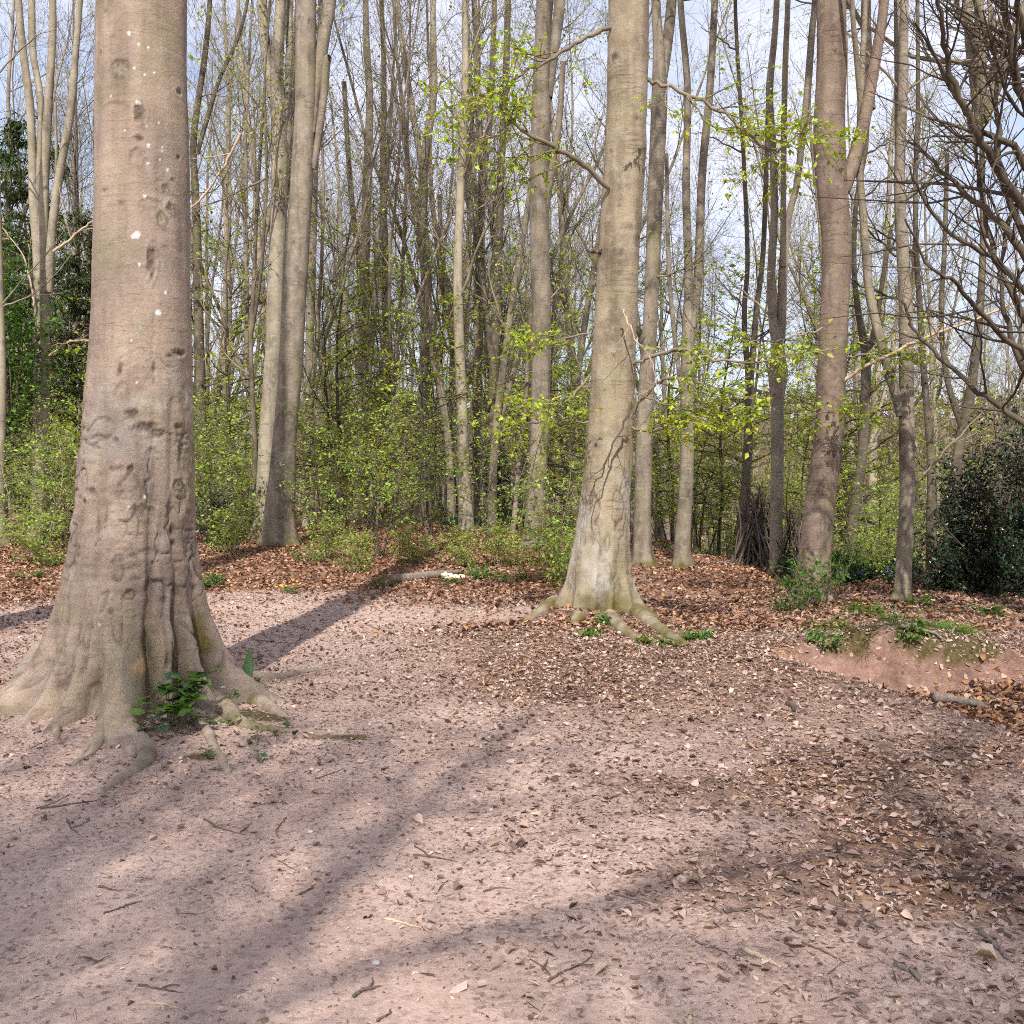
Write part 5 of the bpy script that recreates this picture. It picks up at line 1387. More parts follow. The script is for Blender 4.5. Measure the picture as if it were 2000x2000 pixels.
def conifer(label, org, height, rad, seed, col=CON, bottom=1.0, group=None):
    rg2 = np.random.default_rng(seed)
    t = thing("conifer_tree", label, "tree", org, group=group)
    K = 12
    S = np.stack([np.linspace(0, .2, K), np.linspace(0, .1, K), np.linspace(-.3, height, K)], -1)[None]
    R = np.linspace(.22, .03, K)[None]
    m = MB(); m.put(*tubes(S, R, 10)); add("trunk", m.mesh("trunk", smooth=True), M_DARK, t)
    P1, R1 = children(rg2, S, R, 70, bottom / height, .98, 1.35, .15, rad, .25, 8, up=-.03, wig=.07, rr=.22, tip=.3, taper=.75, rmin=.008)
    P2, R2 = children(rg2, P1, R1, 10, .15, 1.0, .9, .2, rad * .3, .3, 5, up=-.06, wig=.1, rr=.5, tip=.4, taper=.4, flat=.3, rmin=.004)
    m = MB(); m.put(*tubes(P1, R1, 4)); m.put(*tubes(P2, R2, 3)); add("branches", m.mesh("branches"), M_TWIGD, t)
    lb = MB(); lb.put(*leaf_fan(rg2, P2, 16, .16, col=col, col_sd=.4, spread=.06, droop=.7, width=.32))
    add("foliage", lb.mesh("foliage"), M_NEEDLE, t)
    return t
conifer("dark drooping conifer at the very edge of the view behind the many-stemmed tree", gl(-25, 27.0), 11, 2.4, 820)
conifer("tall dark conifer rising between the many-stemmed tree and the near beech", gl(60, 33.0), 13, 2.6, 821)
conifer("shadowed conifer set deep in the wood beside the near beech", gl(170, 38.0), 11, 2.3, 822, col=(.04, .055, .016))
bush("sycamore_sapling", "bright green broad-leaved sapling before the dark conifer", "sapling", gl(15, 23.0, 2.6), 1.2, 1.0, 4.2, 2600, .13, (.095, .200, .035), M_LEAF, 830, nst=18)

# ------------------------------------------------------------------ far wood and hillside
far = MB()
rf = np.random.default_rng(900)
n = 620
d = rf.uniform(74, 125, n); px = rf.uniform(-120, 2120, n)
keep = (px < 1400) | (rf.random(n) < .45)
d, px = d[keep], px[keep]; n = len(d)
x = (px - 1000) / F * d
K = 7
hh = rf.uniform(13, 22, n)
S = np.zeros((n, K, 3)); S[:, 0] = np.stack([x, d, H(x, d, False) - .5], -1)
for k in range(1, K):
    S[:, k] = S[:, k - 1] + np.stack([rf.normal(size=n) * .22, rf.normal(size=n) * .22, hh / (K - 1)], -1)
R = rf.uniform(.07, .17, n)[:, None] * np.linspace(1, .2, K)[None]
far.put(*tubes(S, R, 4))
P1, R1 = children(rf, S, R, 10, .2, 1.0, .55, .2, 2.8, .4, 4, up=.1, wig=.1, rr=.4, tip=.3, taper=.4, rmin=.018)
far.put(*tubes(P1, R1, 3))
P2, R2 = children(rf, P1, R1, 3, .1, 1.0, .6, .25, 1.6, .4, 3, up=.05, wig=.1, rr=.6, tip=.5, taper=.3, rmin=.012)
far.put(*tubes(P2, R2, 3))
o = add("distant_wood", far.mesh("distant_wood"), M_TWIGM)
tag(o, "distant bare wood of thin trunks and twigs fading into one mass", "woodland", kind="stuff")
# leaf haze of the far trees and crowns on the opposite hillside
hl = MB()
n = 26000
d = 115 + 215 * rf.random(n); px = rf.uniform(-150, 2150, n); x = (px - 1000) / F * d
lump = fbm(x * .12, d * .12, 0, 3, 910)
z = H(x, d, False) + (2.5 + 6.5 * rf.random(n) ** .6) * (0.7 + .5 * lump)
P = np.stack([x, d, z], -1); P = np.stack([P, P + rf.normal(size=P.shape) * .8], 1)
pal = np.array([(.17, .155, .085), (.21, .17, .115), (.13, .145, .06), (.24, .20, .15), (.19, .21, .075)])
v, fs, c = leaf_fan(rf, P, 1, 1.7, col=(1, 1, 1), col_sd=.2, spread=.5, flat=1.0)
c = c * np.repeat(pal[rf.integers(0, 5, n)], 4, 0)
hl.put(v, fs, c)
o = add("hillside_wood", hl.mesh("hillside_wood"), M_NEEDLE)
tag(o, "pale olive wooded hillside across the valley", "woodland", kind="stuff")
# ------------------------------------------------------------------ flowers and ground plants
def bluebells(name, label, px0, px1, d0, d1, n, seed):
    rg2 = np.random.default_rng(seed)
    mb = MB()
    d = rg2.uniform(d0, d1, n); px = rg2.uniform(px0, px1, n); x = (px - 1000) / F * d
    k = fbm(x * .8, d * .8, 0, 2, seed) > -.15
    x, d = x[k], d[k]; n = len(x)
    z = H(x, d)
    base = np.stack([x, d, z], -1)
    P = np.stack([base, base + np.stack([rg2.normal(size=n) * .06, rg2.normal(size=n) * .06, .12 + .10 * rg2.random(n)], -1)], 1)
    mb.put(*leaf_fan(rg2, P, 3, .17, col=(.06, .12, .03), width=.12, droop=-.5, tmin=0, flat=.5))
    mb.put(*leaf_fan(rg2, P, 3, .05, col=(.20, .20, .42), width=.7, droop=.5, tmin=.7, spread=.02))
    o = add(name, mb.mesh(name), M_FLOWER)
    tag(o, label, "flowers", kind="stuff")
bluebells("bluebells", "hazy carpet of bluebells past the reddish beech", 1610, 1790, 15.2, 18.5, 1500, 950)
bluebells("bluebells", "bluebells glimpsed by the brushwood heap", 1535, 1590, 16.5, 19.5, 400, 951)
bluebells("bluebells", "bluebells among the far trunks", 860, 1030, 30, 42, 2600, 952)

def flat_leaf(L, W, lobes=0, fold=.12, nseg=5):
    """One broad leaf, midrib along +y, real curved blade; 2*nseg quads."""
    t = np.linspace(0, 1, nseg + 1)
    w = np.sin(np.pi * np.clip(t, 0.02, .98) ** .75) * W * .5
    if lobes:
        w = w * (1 + .28 * np.cos(t * math.pi * 2 * lobes))
    v = []
    for a, b in zip(t, w):
        zc = -.22 * L * a * a
        v += [(-b, a * L, zc + fold * b * 2), (0, a * L, zc), (b, a * L, zc + fold * b * 2)]
    q = []
    for k in range(nseg):
        i = k * 3
        q += [(i, i + 1, i + 4, i + 3), (i + 1, i + 2, i + 5, i + 4)]
    return np.array(v), np.array(q)
LEAFMESH = {}
def leaf_variant(kind, k):
    key = (kind, k)
    if key not in LEAFMESH:
        rgk = random.Random(k * 7 + len(kind))
        col, L, W, lob = {"ivy": ((.060, .115, .055), .10, .085, 1.5), "ivy_light": ((.130, .235, .055), .095, .07, 0), "anemone": ((.075, .155, .045), .05, .04, 2.5), "primrose": ((.06, .13, .035), .13, .05, 0)}[kind]
        v, q = flat_leaf(L * rgk.uniform(.8, 1.15), W * rgk.uniform(.85, 1.15), lob)
        c = np.array(col) * rgk.uniform(.75, 1.3)
        me = make_mesh("leaf", v, [q], np.tile(c, (len(v), 1)), smooth=True)
        me.materials.append(M_HOLLY if kind == "ivy" else M_LEAF)
        LEAFMESH[key] = me
    return LEAFMESH[key]

def leafy_plant(name, label, org, leaves, kind, stem_col=None, seed=0, cat="plant"):
    """leaves: list of (offset xyz, yaw, pitch, scale); each leaf its own part, with a stalk mesh joining them."""
    t = thing(name, label, cat, org)
    rgk = random.Random(seed)
    mb = MB()
    for (off, yaw, pit, s) in leaves:
        o = bpy.data.objects.new("leaf", leaf_variant(kind if isinstance(kind, str) else rgk.choice(kind), rgk.randrange(4)))
        COL.objects.link(o); o.parent = t
        o.location = Vector([float(a) for a in off]); o.rotation_euler = (pit, rgk.uniform(-.3, .3), yaw); o.scale = (s, s, s)
        a = np.array([off[0] * .35, off[1] * .35, 0.0]); b = np.array(off, float)
        a[2] = float(H(org[0] + a[0], org[1] + a[1])) - org[2] - .01
        mid_ = (a + b) / 2 + np.array([0, 0, .03])
        c = resample(np.array([a, mid_, b]), 5)
        mb.put(*tubes(c[None], np.full((1, 5), .0016), 4))
    add("stalk", mb.mesh("stalk"), M_TWIG, t)
    return t
# ivy and its neighbours in the crook between the roots of the near beech
g = ground(330, 1418)
rgk = random.Random(4)
lv = []
for k in range(64):
    u, v_ = rgk.gauss(0, .5), rgk.random()
    off = (.07 + .20 * u, .12 - .26 * v_ + .05 * rgk.gauss(0, 1), .05 + .20 * (1 - v_) ** 1.1 + .06 * rgk.random())
    lv.append((off, math.pi + rgk.gauss(0, 1.0), rgk.uniform(-.2, .7), rgk.uniform(.9, 1.45)))
leafy_plant("ivy_plant", "ivy and broad green leaves in the crook of the near beech's roots", g, lv, ["ivy", "ivy_light", "ivy_light"], seed=1)
g = ground(322, 1432)
lv = [((.07 * math.cos(a) - .03, -.05 + .06 * math.sin(a), .05 + .02 * rgk.random()), a - math.pi / 2, rgk.uniform(-.2, .2), rgk.uniform(.9, 1.2)) for a in (0.2, 1.3, 2.4, 3.4, 4.3, 5.3)]
leafy_plant("ivy_plant", "low dark blue-green ivy leaves in front of the near beech's leafy clump", g, lv, "ivy", seed=2)
for (px, py, n, lab) in [(440, 1372, 16, "wood anemone with one white flower by the near beech's mossy root"), (405, 1420, 16, "anemone leaves low on the moss in front of the root"), (475, 1418, 10, "small green seedling rosette between the mossy roots"), (505, 1448, 8, "tiny seedling leaves at the end of the mossy root"),
                         (540, 1443, 6, "tiny leaf sprig on the moss strip beyond the root"), (560, 1422, 6, "lone green sprig beside the moss strip"), (412, 1475, 6, "small leaf tuft on the mossy mound in front of the beech"), (500, 1483, 5, "two or three green leaflets on the bare soil past the roots")]:
    g = ground(px, py)
    lv = []
    for k in range(n):
        a = rgk.random() * 6.28; q = .10 * math.sqrt(rgk.random()) * (1 if n > 9 else .6)
        lv.append(((q * math.cos(a), q * math.sin(a), .02 + .06 * rgk.random() * (1 if n > 9 else .5)), a - math.pi / 2 + rgk.gauss(0, .5), rgk.uniform(-.2, .5), rgk.uniform(.6, 1.1)))
    t = leafy_plant("anemone_plant", lab, g, lv, "anemone", seed=n)
    if "flower" in lab:
        mb = MB()
        for p in range(6):
            v, q = flat_leaf(.020, .014, 0, .1, 3)
            c_, s_ = math.cos(p * math.pi / 3), math.sin(p * math.pi / 3)
            v = np.column_stack([v[:, 0] * c_ - v[:, 1] * s_, v[:, 0] * s_ + v[:, 1] * c_, v[:, 2] + .125])
            v = v + np.array([0, -.05, 0])
            mb.put(v, [q], np.array((.75, .75, .70)))
        add("flower", mb.mesh("flower"), M_FLOWER, t)
g = ground(483, 1340)
lv = [((0, 0, .01), .2, 1.25, 1.9), ((.02, 0, .01), -1.0, .6, .9), ((-.02, 0, .01), 1.2, .5, .9), ((.01, 0.01, .01), -1.8, .3, .8)]
leafy_plant("arum_shoot", "upright green leaf spike just past the near beech's root", g, lv, "primrose", seed=3)

# primroses by the log, celandines at the edge of the drift
def blossom_clump(name, label, px, py, nf, nl, fcol, size, rad, seed, lk="primrose"):
    g = ground(px, py); rgk = random.Random(seed)
    lv = []
    for k in range(nl):
        a = rgk.random() * 6.28
        lv.append(((.5 * rad * math.cos(a) * rgk.random(), .5 * rad * math.sin(a) * rgk.random(), .02), a - math.pi / 2, rgk.uniform(.1, .7), rgk.uniform(.8, 1.3)))
    t = leafy_plant(name, label, g, lv, lk, seed=seed, cat="flowers")
    for k in range(nf):
        mb = MB(); a = rgk.random() * 6.28; q = rad * math.sqrt(rgk.random())
        for p in range(5):
            v, qd = flat_leaf(size, size * .9, 0, .1, 3)
            b = p * 2 * math.pi / 5
            v = np.column_stack([v[:, 0] * math.cos(b) - v[:, 1] * math.sin(b), v[:, 0] * math.sin(b) + v[:, 1] * math.cos(b), v[:, 2]])
            mb.put(v, [qd], np.array(fcol) * rgk.uniform(.9, 1.05))
        o = add("flower", mb.mesh("flower"), M_FLOWER, t, (q * math.cos(a), q * math.sin(a), .10 + .07 * rgk.random()))
        o.rotation_euler = (rgk.uniform(.2, .9), rgk.uniform(-.4, .4), rgk.random())
    return t
blossom_clump("primrose_clump", "clump of creamy white primroses beside the fallen log", 880, 1142, 22, 26, (.80, .78, .52), .032, .24, 31)
blossom_clump("celandine_clump", "few yellow flowers at the edge of the leaf drift, by the beech's shadow", 562, 1160, 6, 8, (.75, .55, .03), .022, .16, 32)
blossom_clump("celandine_clump", "yellow flowers in the shrubs beside the dark-banded beech", 1000, 1062, 7, 14, (.62, .58, .04), .03, .5, 33)

# ground weeds
WEED = [("green weed tuft at the back corner of the near beech", 408, 1147, 12, .28, .22), ("low brambles scattered on the leaf drift before the close-set trunks", 610, 1100, 9, .35, .5), ("dark low ivy beside the fallen log", 752, 1145, 8, .18, .25),
        ("low green weeds behind the primroses", 940, 1130, 9, .25, .4), ("bramble shoots in the leaf drift by the bushes", 1000, 1135, 9, .3, .4), ("dark bramble on the drift in front of the thin stems", 690, 1120, 10, .35, .35),
        ("small weed at the front of the middle beech", 1178, 1218, 9, .14, .14), ("seedlings between the middle beech's roots", 1155, 1240, 9, .10, .3), ("green sprigs under the middle beech's mossy root", 1255, 1258, 8, .10, .22), ("leafy tuft on the bare soil past the middle beech's roots", 1362, 1248, 11, .13, .16),
        ("little leaf patch near the end of the middle beech's root", 1305, 1262, 6, .08, .12), ("weeds on the flat above the mossy bank", 1690, 1200, 12, .2, .35), ("broad green weeds among russet leaves above the bank", 1735, 1215, 9, .18, .25), ("low green leaves trailing along the top of the bank", 1780, 1228, 9, .1, .3),
        ("dark leafy tuft on the lip of the mossy bank", 1622, 1232, 8, .16, .12), ("dark ferny tuft hanging at the start of the bank", 1605, 1252, 8, .16, .14), ("ivy patch on the drift under the many-stemmed tree", 60, 1130, 10, .18, .3), ("little green weeds at the near beech's far side", 95, 1105, 8, .2, .3),
        ("pale green weeds under the holly's edge", 1930, 1200, 9, .18, .3), ("grassy weeds at the grey beech's foot before the holly", 1800, 1182, 10, .16, .3), ("green weeds along the path's verge", 1380, 1085, 10, .2, .6), ("sparse weeds by the path beyond the twin-stemmed beech", 1290, 1070, 9, .2, .5)]
for k, (lab, px, py, n, h, r) in enumerate(WEED):
    shoots("ground_plant", lab, "plant", ground(px, py), n, h, (.10 + .03 * (k % 3), .18 + .03 * (k % 2), .04), .045 if h < .2 else .055, 5, r, 1000 + k, lean=.9, sl=h * .6)
def grass(label, px, py, n, L, r, seed, col, at_xy=None):
    g = ground(px, py) if at_xy is None else np.array([at_xy[0], at_xy[1], float(H(*at_xy))]); rg2 = np.random.default_rng(seed)
    t = thing("grass_tuft", label, "grass", g)
    a = rg2.random(n) * 6.28; q = r * np.sqrt(rg2.random(n))
    b0 = np.stack([np.cos(a) * q, np.sin(a) * q, np.zeros(n)], -1)
    b0[:, 2] = H(g[0] + b0[:, 0], g[1] + b0[:, 1]) - g[2] - .01
    d = norm(np.stack([np.cos(a) * .6 + rg2.normal(size=n) * .3, np.sin(a) * .6 + rg2.normal(size=n) * .3 - .25, np.ones(n)], -1))
    l = L * rg2.uniform(.5, 1.1, n)
    side = norm(np.cross(d, rg2.normal(size=(n, 3)))) * .0035
    pts = []
    for k in range(5):
        f = k / 4
        c = b0 + d * (l * f)[:, None] + np.stack([d[:, 0], d[:, 1], -np.ones(n)], -1) * (l * .55 * f * f)[:, None]
        pts += [c - side * (1 - f * .9), c + side * (1 - f * .9)]
    v = np.stack(pts, 1).reshape(-1, 3)
    i = np.arange(n)[:, None] * 10
    q4 = np.concatenate([i + np.array([[2 * k, 2 * k + 1, 2 * k + 3, 2 * k + 2]]) for k in range(4)])
    mb = MB(); mb.put(v, [q4], np.repeat(np.array(col)[None] * rg2.uniform(.6, 1.3, (n, 1)), 10, 0))
    add("blades", mb.mesh("blades"), M_LEAF, t)
grass("bright green grass tuft overhanging the bank of the hollow", 0, 0, 320, .26, .12, 1100, (.15, .25, .04), at_xy=(4.06, 9.44))
grass("dark straggly grass drooping from the middle of the bank's lip", 0, 0, 200, .20, .16, 1103, (.075, .085, .03), at_xy=(3.62, 9.36))  # dark tufts, this and the next, added for the shade under the lip
grass("dull brownish grass fringe on the bank's lip by the bare red earth", 0, 0, 160, .17, .14, 1104, (.10, .085, .035), at_xy=(3.22, 9.42))
grass("thin pale grass along the holly's edge", 1885, 1198, 160, .2, .5, 1101, (.17, .21, .06))
grass("wispy grass at the foot of the grey beech before the holly", 1772, 1176, 140, .16, .2, 1102, (.13, .17, .04))

# ------------------------------------------------------------------ brushwood heaps
def brush(label, px, py, n, w, h, seed):
    g = ground(px, py); rg2 = np.random.default_rng(seed)
    t = thing("brushwood_heap", label, "brushwood", g)
    for k in range(n):
        a = rg2.random() * 6.28
        foot = np.array([math.cos(a) * w * rg2.uniform(.5, 1.0), math.sin(a) * w * rg2.uniform(.5, 1.0), -.02])
        top = np.array([rg2.normal() * w * .28, rg2.normal() * w * .28, h * rg2.uniform(.55, 1.15)])
        if k % 3 == 0:
            top[2] = h * rg2.uniform(.1, .5); top[:2] = -foot[:2] * rg2.uniform(.3, 1.0)
        m_ = (foot + top) / 2 + rg2.normal(size=3) * .10
        c = resample(np.array([foot, m_, top]), 8)
        mb = MB(); mb.put(*tubes(c[None], np.linspace(.022, .008, 8)[None] * rg2.uniform(.6, 1.3), 6))
        add("stick", mb.mesh("stick", smooth=True), M_STICK if k % 2 else M_TWIGD, t)
brush("tangled brushwood heap leaning between the slim mossy beech and the burred beech", 1482, 1105, 130, .62, 1.35, 1200)
brush("smaller brushwood tangle between the burred beech and the reddish beech", 1555, 1125, 70, .45, 1.0, 1201)

# ------------------------------------------------------------------ logs, sticks, stones, torn pieces on the ground
def lying(name, label, pts, r0, r1, mat, cat, seed=0, sides=8, fork=None, lift=.55, bump=.05, ends=None, group=None):
    rg2 = np.random.default_rng(seed)
    W = np.array([ground(a, b) for a, b in pts])
    n = max(10, 4 * len(pts))
    Q = resample(W, n)
    if r0 < .02:
        r0, r1 = r0 * .78, r1 * .6
    R = np.linspace(r0, r1, n) * (1 + bump * rg2.normal(size=n))
    R[-2:] *= .7
    Q[:, :2] += rg2.normal(size=(n, 2)) * min(r0 * .6, .005)
    Q[:, 2] = np.maximum(H(Q[:, 0], Q[:, 1]), np.interp(np.arange(n), [0, n - 1], [Q[0, 2], Q[-1, 2]]) - .01) + R * lift
    org = np.array([Q[0, 0], Q[0, 1], Q[0, 2] - R[0]])
    def part(Qq, Rr, nm, parent=None):
        v, fs = tubes(Qq[None], Rr[None], sides, cap=True)
        return add(nm, make_mesh(nm, v - org, fs, np.zeros((len(v), 3)), smooth=True), mat, parent)
    if fork is None and ends is None:
        o = part(Q, R, name); o.location = Vector(org)
        tag(o, label, cat, group)
        return o
    t = thing(name, label, cat, org, group=group)
    part(Q, R, "main_stem", t)
    for fk in (fork or []):
        W2 = np.array([ground(a, b) for a, b in fk])
        Q2 = resample(W2, 8); Q2[:, 2] = H(Q2[:, 0], Q2[:, 1]) + r0 * .9
        part(Q2, np.linspace(r0 * .7, r1 * .6, 8), "side_twig", t)
    if ends:
        for c, dn in ((Q[0], Q[0] - Q[1]), (Q[-1], Q[-1] - Q[-2])):
            dn = norm(dn[None])[0]; rr = R[0] if c is Q[0] else R[-1]
            a = np.linspace(0, 2 * math.pi, 13)[:-1]
            u = norm(np.cross(dn, [0, 0, 1])[None])[0]; w = np.cross(dn, u)
            ring = c + dn * .003 + (np.cos(a)[:, None] * u + np.sin(a)[:, None] * w) * rr * .93
            v = np.vstack([ring, c + dn * .006])
            f = np.array([(k, (k + 1) % 12, 12) for k in range(12)])
            add("cut_end", make_mesh("cut_end", v - org, [f], np.zeros((13, 3))), M_ENDGRAIN, t)
    return t
lying("fallen_log", "fallen log lying in the leaf drift beside the primroses", [(772, 1137), (800, 1134), (850, 1128), (900, 1120)], .075, .055, M_LOG, "log", 1, 12, ends=True)
lying("fallen_log", "grey broken log lying in the leaves at the bottom of the hollow", [(1822, 1376), (1856, 1377), (1900, 1384), (1928, 1391)], .045, .028, M_LOG, "log", 2, 10, lift=1.3, ends=True)
lying("fallen_stick", "short dark chunk of branch on the slope above the hollow", [(1541, 1377), (1550, 1383), (1559, 1392)], .024, .022, M_STICK, "stick", 3, 8, ends=True)
lying("fallen_stick", "pale short stick beside the dark chunk of branch", [(1508, 1387), (1525, 1388), (1540, 1392)], .010, .008, M_STICKP, "stick", 4)
lying("fallen_stick", "pale stripped stick with a dark end near the bottom of the view", [(1455, 1856), (1490, 1872), (1527, 1889)], .013, .010, M_STICKP, "stick", 5, ends=None)
lying("fallen_stick", "long dark stick lying level at the littered edge of the view", [(1858, 1702), (1910, 1704), (1960, 1706), (2010, 1712)], .009, .006, M_STICK, "stick", 6)
lying("fallen_stick", "crooked thick grey stick slanting down by the edge of the view", [(1918, 1820), (1938, 1842), (1957, 1865), (1970, 1880)], .014, .008, M_LOG, "stick", 7)
lying("fallen_stick", "forked grey stump of stick in the lower corner", [(1750, 1893), (1775, 1902), (1796, 1905)], .014, .010, M_LOG, "stick", 8, fork=[[(1778, 1903), (1788, 1915), (1796, 1925)]])
lying("fallen_stick", "arched dark stick on bare soil below the leafy slope", [(1420, 1786), (1440, 1779), (1465, 1775), (1485, 1772)], .010, .007, M_STICK, "stick", 9)
lying("fallen_stick", "black bent twig piece in the brown litter of the lower slope", [(1690, 1803), (1708, 1812), (1718, 1824)], .008, .006, M_STICK, "stick", 10, fork=[[(1700, 1806), (1712, 1803)]])
lying("fallen_stick", "thin dark branching twig in the bright foreground", [(1070, 1920), (1100, 1900), (1140, 1880), (1160, 1860)], .006, .004, M_STICK, "stick", 11, fork=[[(1075, 1910), (1060, 1892), (1035, 1878)], [(1115, 1888), (1160, 1884)]])
lying("fallen_stick", "dark straight twig at the edge of a shade patch", [(810, 1672), (850, 1676), (895, 1684)], .007, .005, M_STICK, "stick", 12, fork=[[(838, 1676), (826, 1664), (808, 1656)]])
lying("fallen_stick", "curved dark twig on the soil in front of the near beech", [(400, 1600), (420, 1615), (450, 1624), (478, 1630)], .007, .005, M_STICK, "stick", 13, fork=[[(470, 1626), (482, 1618), (492, 1609)]])
lying("fallen_stick", "small crooked twig between the curved twig and the shade", [(560, 1598), (545, 1614), (540, 1625), (545, 1638)], .005, .004, M_STICK, "stick", 14)
lying("fallen_stick", "slim straight twig in the shade patch", [(530, 1670), (552, 1685), (578, 1700)], .005, .003, M_STICK, "stick", 15)
lying("fallen_stick", "long brown twig in front of the near beech's roots", [(80, 1580), (110, 1574), (150, 1568), (187, 1562)], .009, .006, M_STICK, "stick", 16)
lying("fallen_stick", "thin twig running beside the long brown one", [(70, 1579), (95, 1572), (120, 1560), (138, 1550)], .006, .004, M_STICK, "stick", 17)
lying("fallen_stick", "twig lying by the sandy root at the near beech", [(58, 1462), (80, 1452), (100, 1442)], .005, .004, M_STICK, "stick", 18)
lying("fallen_stick", "forked bit of twig on bare soil below the long brown twig", [(130, 1600), (138, 1613), (152, 1625)], .006, .004, M_STICK, "stick", 19, fork=[[(142, 1614), (155, 1611), (165, 1606)]])
lying("fallen_stick", "gnarled black bark strip on the shaded soil", [(195, 1735), (212, 1738), (236, 1741)], .007, .004, M_STICK, "stick", 20)
lying("fallen_stick", "thin brown twig under the bark strip", [(200, 1783), (230, 1775), (255, 1766), (280, 1758)], .005, .004, M_STICK, "stick", 21)
lying("fallen_stick", "short dark broken stick at the shade's corner", [(582, 1750), (598, 1742), (612, 1733)], .008, .005, M_STICK, "stick", 22)
lying("fallen_stick", "dark twig on the littered soil beyond the mossy root", [(620, 1520), (650, 1508), (675, 1498)], .006, .004, M_STICK, "stick", 23)
lying("fallen_stick", "fine bent twig near the dark one beyond the mossy root", [(490, 1578), (515, 1570), (545, 1566)], .005, .003, M_STICK, "stick", 24)
lying("fallen_stick", "forked thick twig at the bottom edge of the view", [(690, 1950), (705, 1942), (722, 1935), (745, 1932)], .009, .006, M_STICK, "stick", 25, fork=[[(722, 1935), (728, 1925), (727, 1916)]])
lying("fallen_stick", "dark twig pair end at the lowest edge of the soil", [(735, 2000), (752, 1990), (765, 1975)], .006, .005, M_STICK, "stick", 26)
lying("fallen_stick", "pale straw-coloured stem on the near soil", [(752, 1798), (790, 1807), (828, 1818)], .006, .005, M_STICKP, "stick", 27)
lying("fallen_stick", "pale splinter of wood at the bottom edge", [(1340, 1998), (1346, 1985), (1352, 1970)], .011, .009, M_STICKP, "stick", 28)
lying("fallen_stick", "bare yellow stem in the lower foreground corner", [(290, 1960), (330, 1968), (372, 1980)], .006, .004, M_STICKP, "stick", 29)
lying("fallen_stick", "dark sprig with side shoots in the lower foreground", [(270, 1925), (310, 1932), (360, 1940)], .006, .004, M_STICK, "stick", 30, fork=[[(315, 1933), (335, 1925), (352, 1926)]])
lying("fallen_stick", "blackish twig across the leafy slope in the middle", [(1360, 1835), (1400, 1850), (1430, 1866)], .006, .004, M_STICK, "stick", 31)
lying("fallen_stick", "long thin twig on the brown litter, parallel to the slope", [(1565, 1845), (1610, 1862), (1650, 1885)], .005, .004, M_STICK, "stick", 32)
lying("fallen_stick", "thin slanting twig on the sunlit soil in the middle foreground", [(1200, 1748), (1240, 1758), (1272, 1767)], .006, .004, M_STICK, "stick", 33)
lying("fallen_stick", "curved twig above the sunlit soil in the middle foreground", [(945, 1745), (970, 1738), (1000, 1737)], .006, .004, M_STICK, "stick", 34)
lying("fallen_stick", "twig lying in the near beech's shadow band", [(490, 1250), (530, 1254), (580, 1258)], .010, .006, M_STICK, "stick", 35)
lying("fallen_stick", "pale stick on the littered slope near the hollow", [(1755, 1462), (1790, 1464), (1825, 1465)], .006, .005, M_STICKP, "stick", 36)
lying("fallen_stick", "dark leaning branch propped in the shrubs by the close-set trunks", [(648, 1065), (680, 1045), (700, 1030)], .03, .02, M_STICK, "stick", 37)
lying("fallen_stick", "pale crooked branch lying in the drift by the thin stems", [(770, 1055), (800, 1054), (815, 1042)], .03, .015, M_LOG, "stick", 38)
lying("fallen_stick", "thick bare root-like branch lying at the foot of the brushwood", [(1400, 1100), (1440, 1104), (1470, 1098)], .03, .015, M_LOG, "stick", 39)

def bank_root(label, pts, r0, r1, seed):
    rg2 = np.random.default_rng(seed)
    W = np.array([[x_, y_, float(H(x_, y_)) + dz] for x_, y_, dz in pts])
    Q = resample(W, 16); Q[1:-1] += rg2.normal(size=(14, 3)) * .006
    v, fs = tubes(Q[None], np.linspace(r0, r1, 16)[None], 8)
    o = add("exposed_root", make_mesh("exposed_root", v - Q[0], fs, np.zeros((len(v), 3)), smooth=True), M_LOG, None, Q[0])
    tag(o, label, "root")
bank_root("thick root poking from the bank under the mossy lip", [(3.45, 9.34, -.03), (3.55, 9.22, .03), (3.72, 9.13, .03), (3.85, 9.08, .0)], .022, .010, 1)
bank_root("short root stub below the bright grass tuft", [(4.0, 9.36, -.02), (3.98, 9.2, .04), (3.9, 9.1, .01)], .014, .008, 3)
def pebble(label, px, py, s, seed, mat=None, flat=.55):
    rg2 = np.random.default_rng(seed); g = ground(px, py)
    v = []
    for i in range(5):
        th = math.pi * i / 4
        for j in range(8):
            a = 2 * math.pi * j / 8
            v.append((math.sin(th) * math.cos(a), math.sin(th) * math.sin(a), math.cos(th) * flat))
    v = np.array(v); v *= s * (1 + .22 * fbm(v[:, 0] * 1.5 + seed, v[:, 1] * 1.5, v[:, 2] * 1.5, 2, seed))[:, None]
    q = np.array([(i * 8 + j, i * 8 + (j + 1) % 8, (i + 1) * 8 + (j + 1) % 8, (i + 1) * 8 + j) for i in range(4) for j in range(8)])
    o = add("pebble", make_mesh("pebble", v, [q], np.zeros((len(v), 3)), smooth=True), mat or M_STONE, None, g + np.array([0, 0, s * flat * .5]))
    tag(o, label, "pebble")
pebble("small white pebble on the shaded soil, lower middle", 735, 1884, .016, 1)
pebble("whitish pebble by the mossy root of the near beech", 609, 1502, .018, 2)
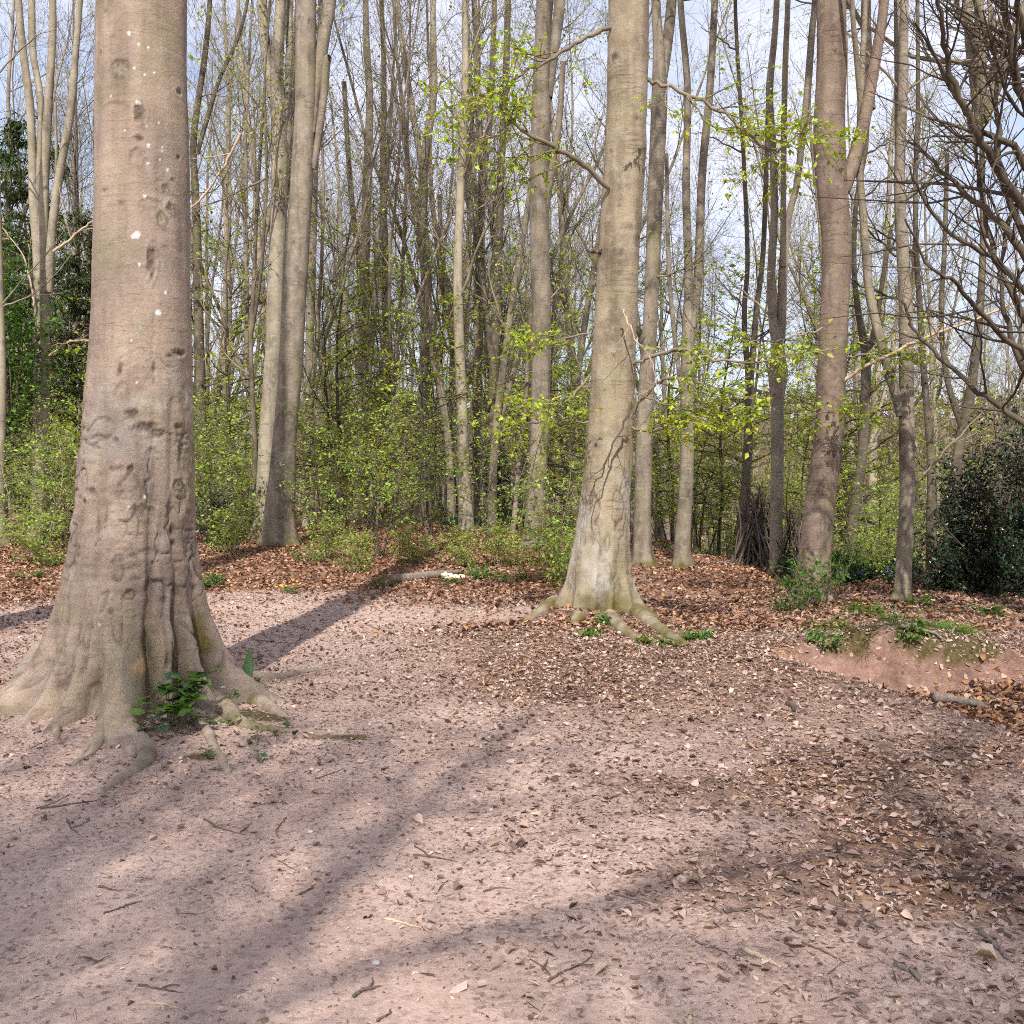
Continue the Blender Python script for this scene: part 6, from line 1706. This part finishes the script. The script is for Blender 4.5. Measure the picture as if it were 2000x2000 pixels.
pebble("pale pebble on the bare soil in front of the roots", 606, 1625, .015, 3)
pebble("bluish-white flat pebble beside a shade patch", 803, 1715, .013, 4)

# bigger whole leaves that stand out one by one on the near soil
rg2 = np.random.default_rng(1300)
BIGL = [(1005, 1625, "large pale leaf on the sunlit soil past the middle of the foreground"), (815, 1605, "crumpled pale leaf beside the shade patch"), (1175, 1898, "broad pale curled leaf at the thin branching twig"), (1625, 1570, "large ragged pale leaf on the brown slope"), (1600, 1565, "smaller pale leaf touching the large ragged one"),
        (1762, 1790, "grey-pink oval leaf on the lower slope"), (1925, 1875, "wide tan leaf beside the crooked grey stick"), (1905, 1965, "pale crumpled leaf at the bottom corner"), (1550, 1852, "grey lobed leaf near the stripped stick"), (895, 1935, "small cream leaf near the bottom edge"), (1050, 1968, "cream leaf on the bottom middle soil"), (1930, 1818, "torn pale leaf by the shaded edge")]
for k, (px, py, lab) in enumerate(BIGL):
    g = ground(px, py)
    v, fs, c = scatter_leaves(np.random.default_rng(1310 + k), np.array([g[0]]), np.array([g[1]]), np.array([.075]), np.array([(.50, .37, .30)]), tilt=.22, detailed=True)
    o = add("fallen_leaf", make_mesh("fallen_leaf", v - g, fs, c), M_DEAD, None, g)
    tag(o, lab, "leaf", "single pale leaves on the clearing")

# ------------------------------------------------------------------ repeats that share a wording are told apart by their order across the view
by_label = {}
for ob in scene.objects:
    if ob.parent is None and ob.get("label") and ob.get("group") and "viewer" not in ob["label"]:
        by_label.setdefault(ob["label"], []).append(ob)
for lab, obs in by_label.items():
    if len(obs) > 1 and not lab.startswith(("large", "small")):
        obs.sort(key=lambda q: q.location.x / max(q.location.y, .1))
        names = {2: ["left one", "right one"], 3: ["left one", "middle one", "right one"]}.get(len(obs), ["%s one" % w for w in ("first", "second", "third", "fourth", "fifth", "sixth", "seventh", "eighth")][:len(obs)])
        for ob, w in zip(obs, names):
            full = lab + ", " + w
            if len(full.split()) > 16:
                full = full.replace(" and the ", " and ")
            if len(full.split()) > 16:
                full = full.replace("between the ", "between ")
            ob["label"] = full
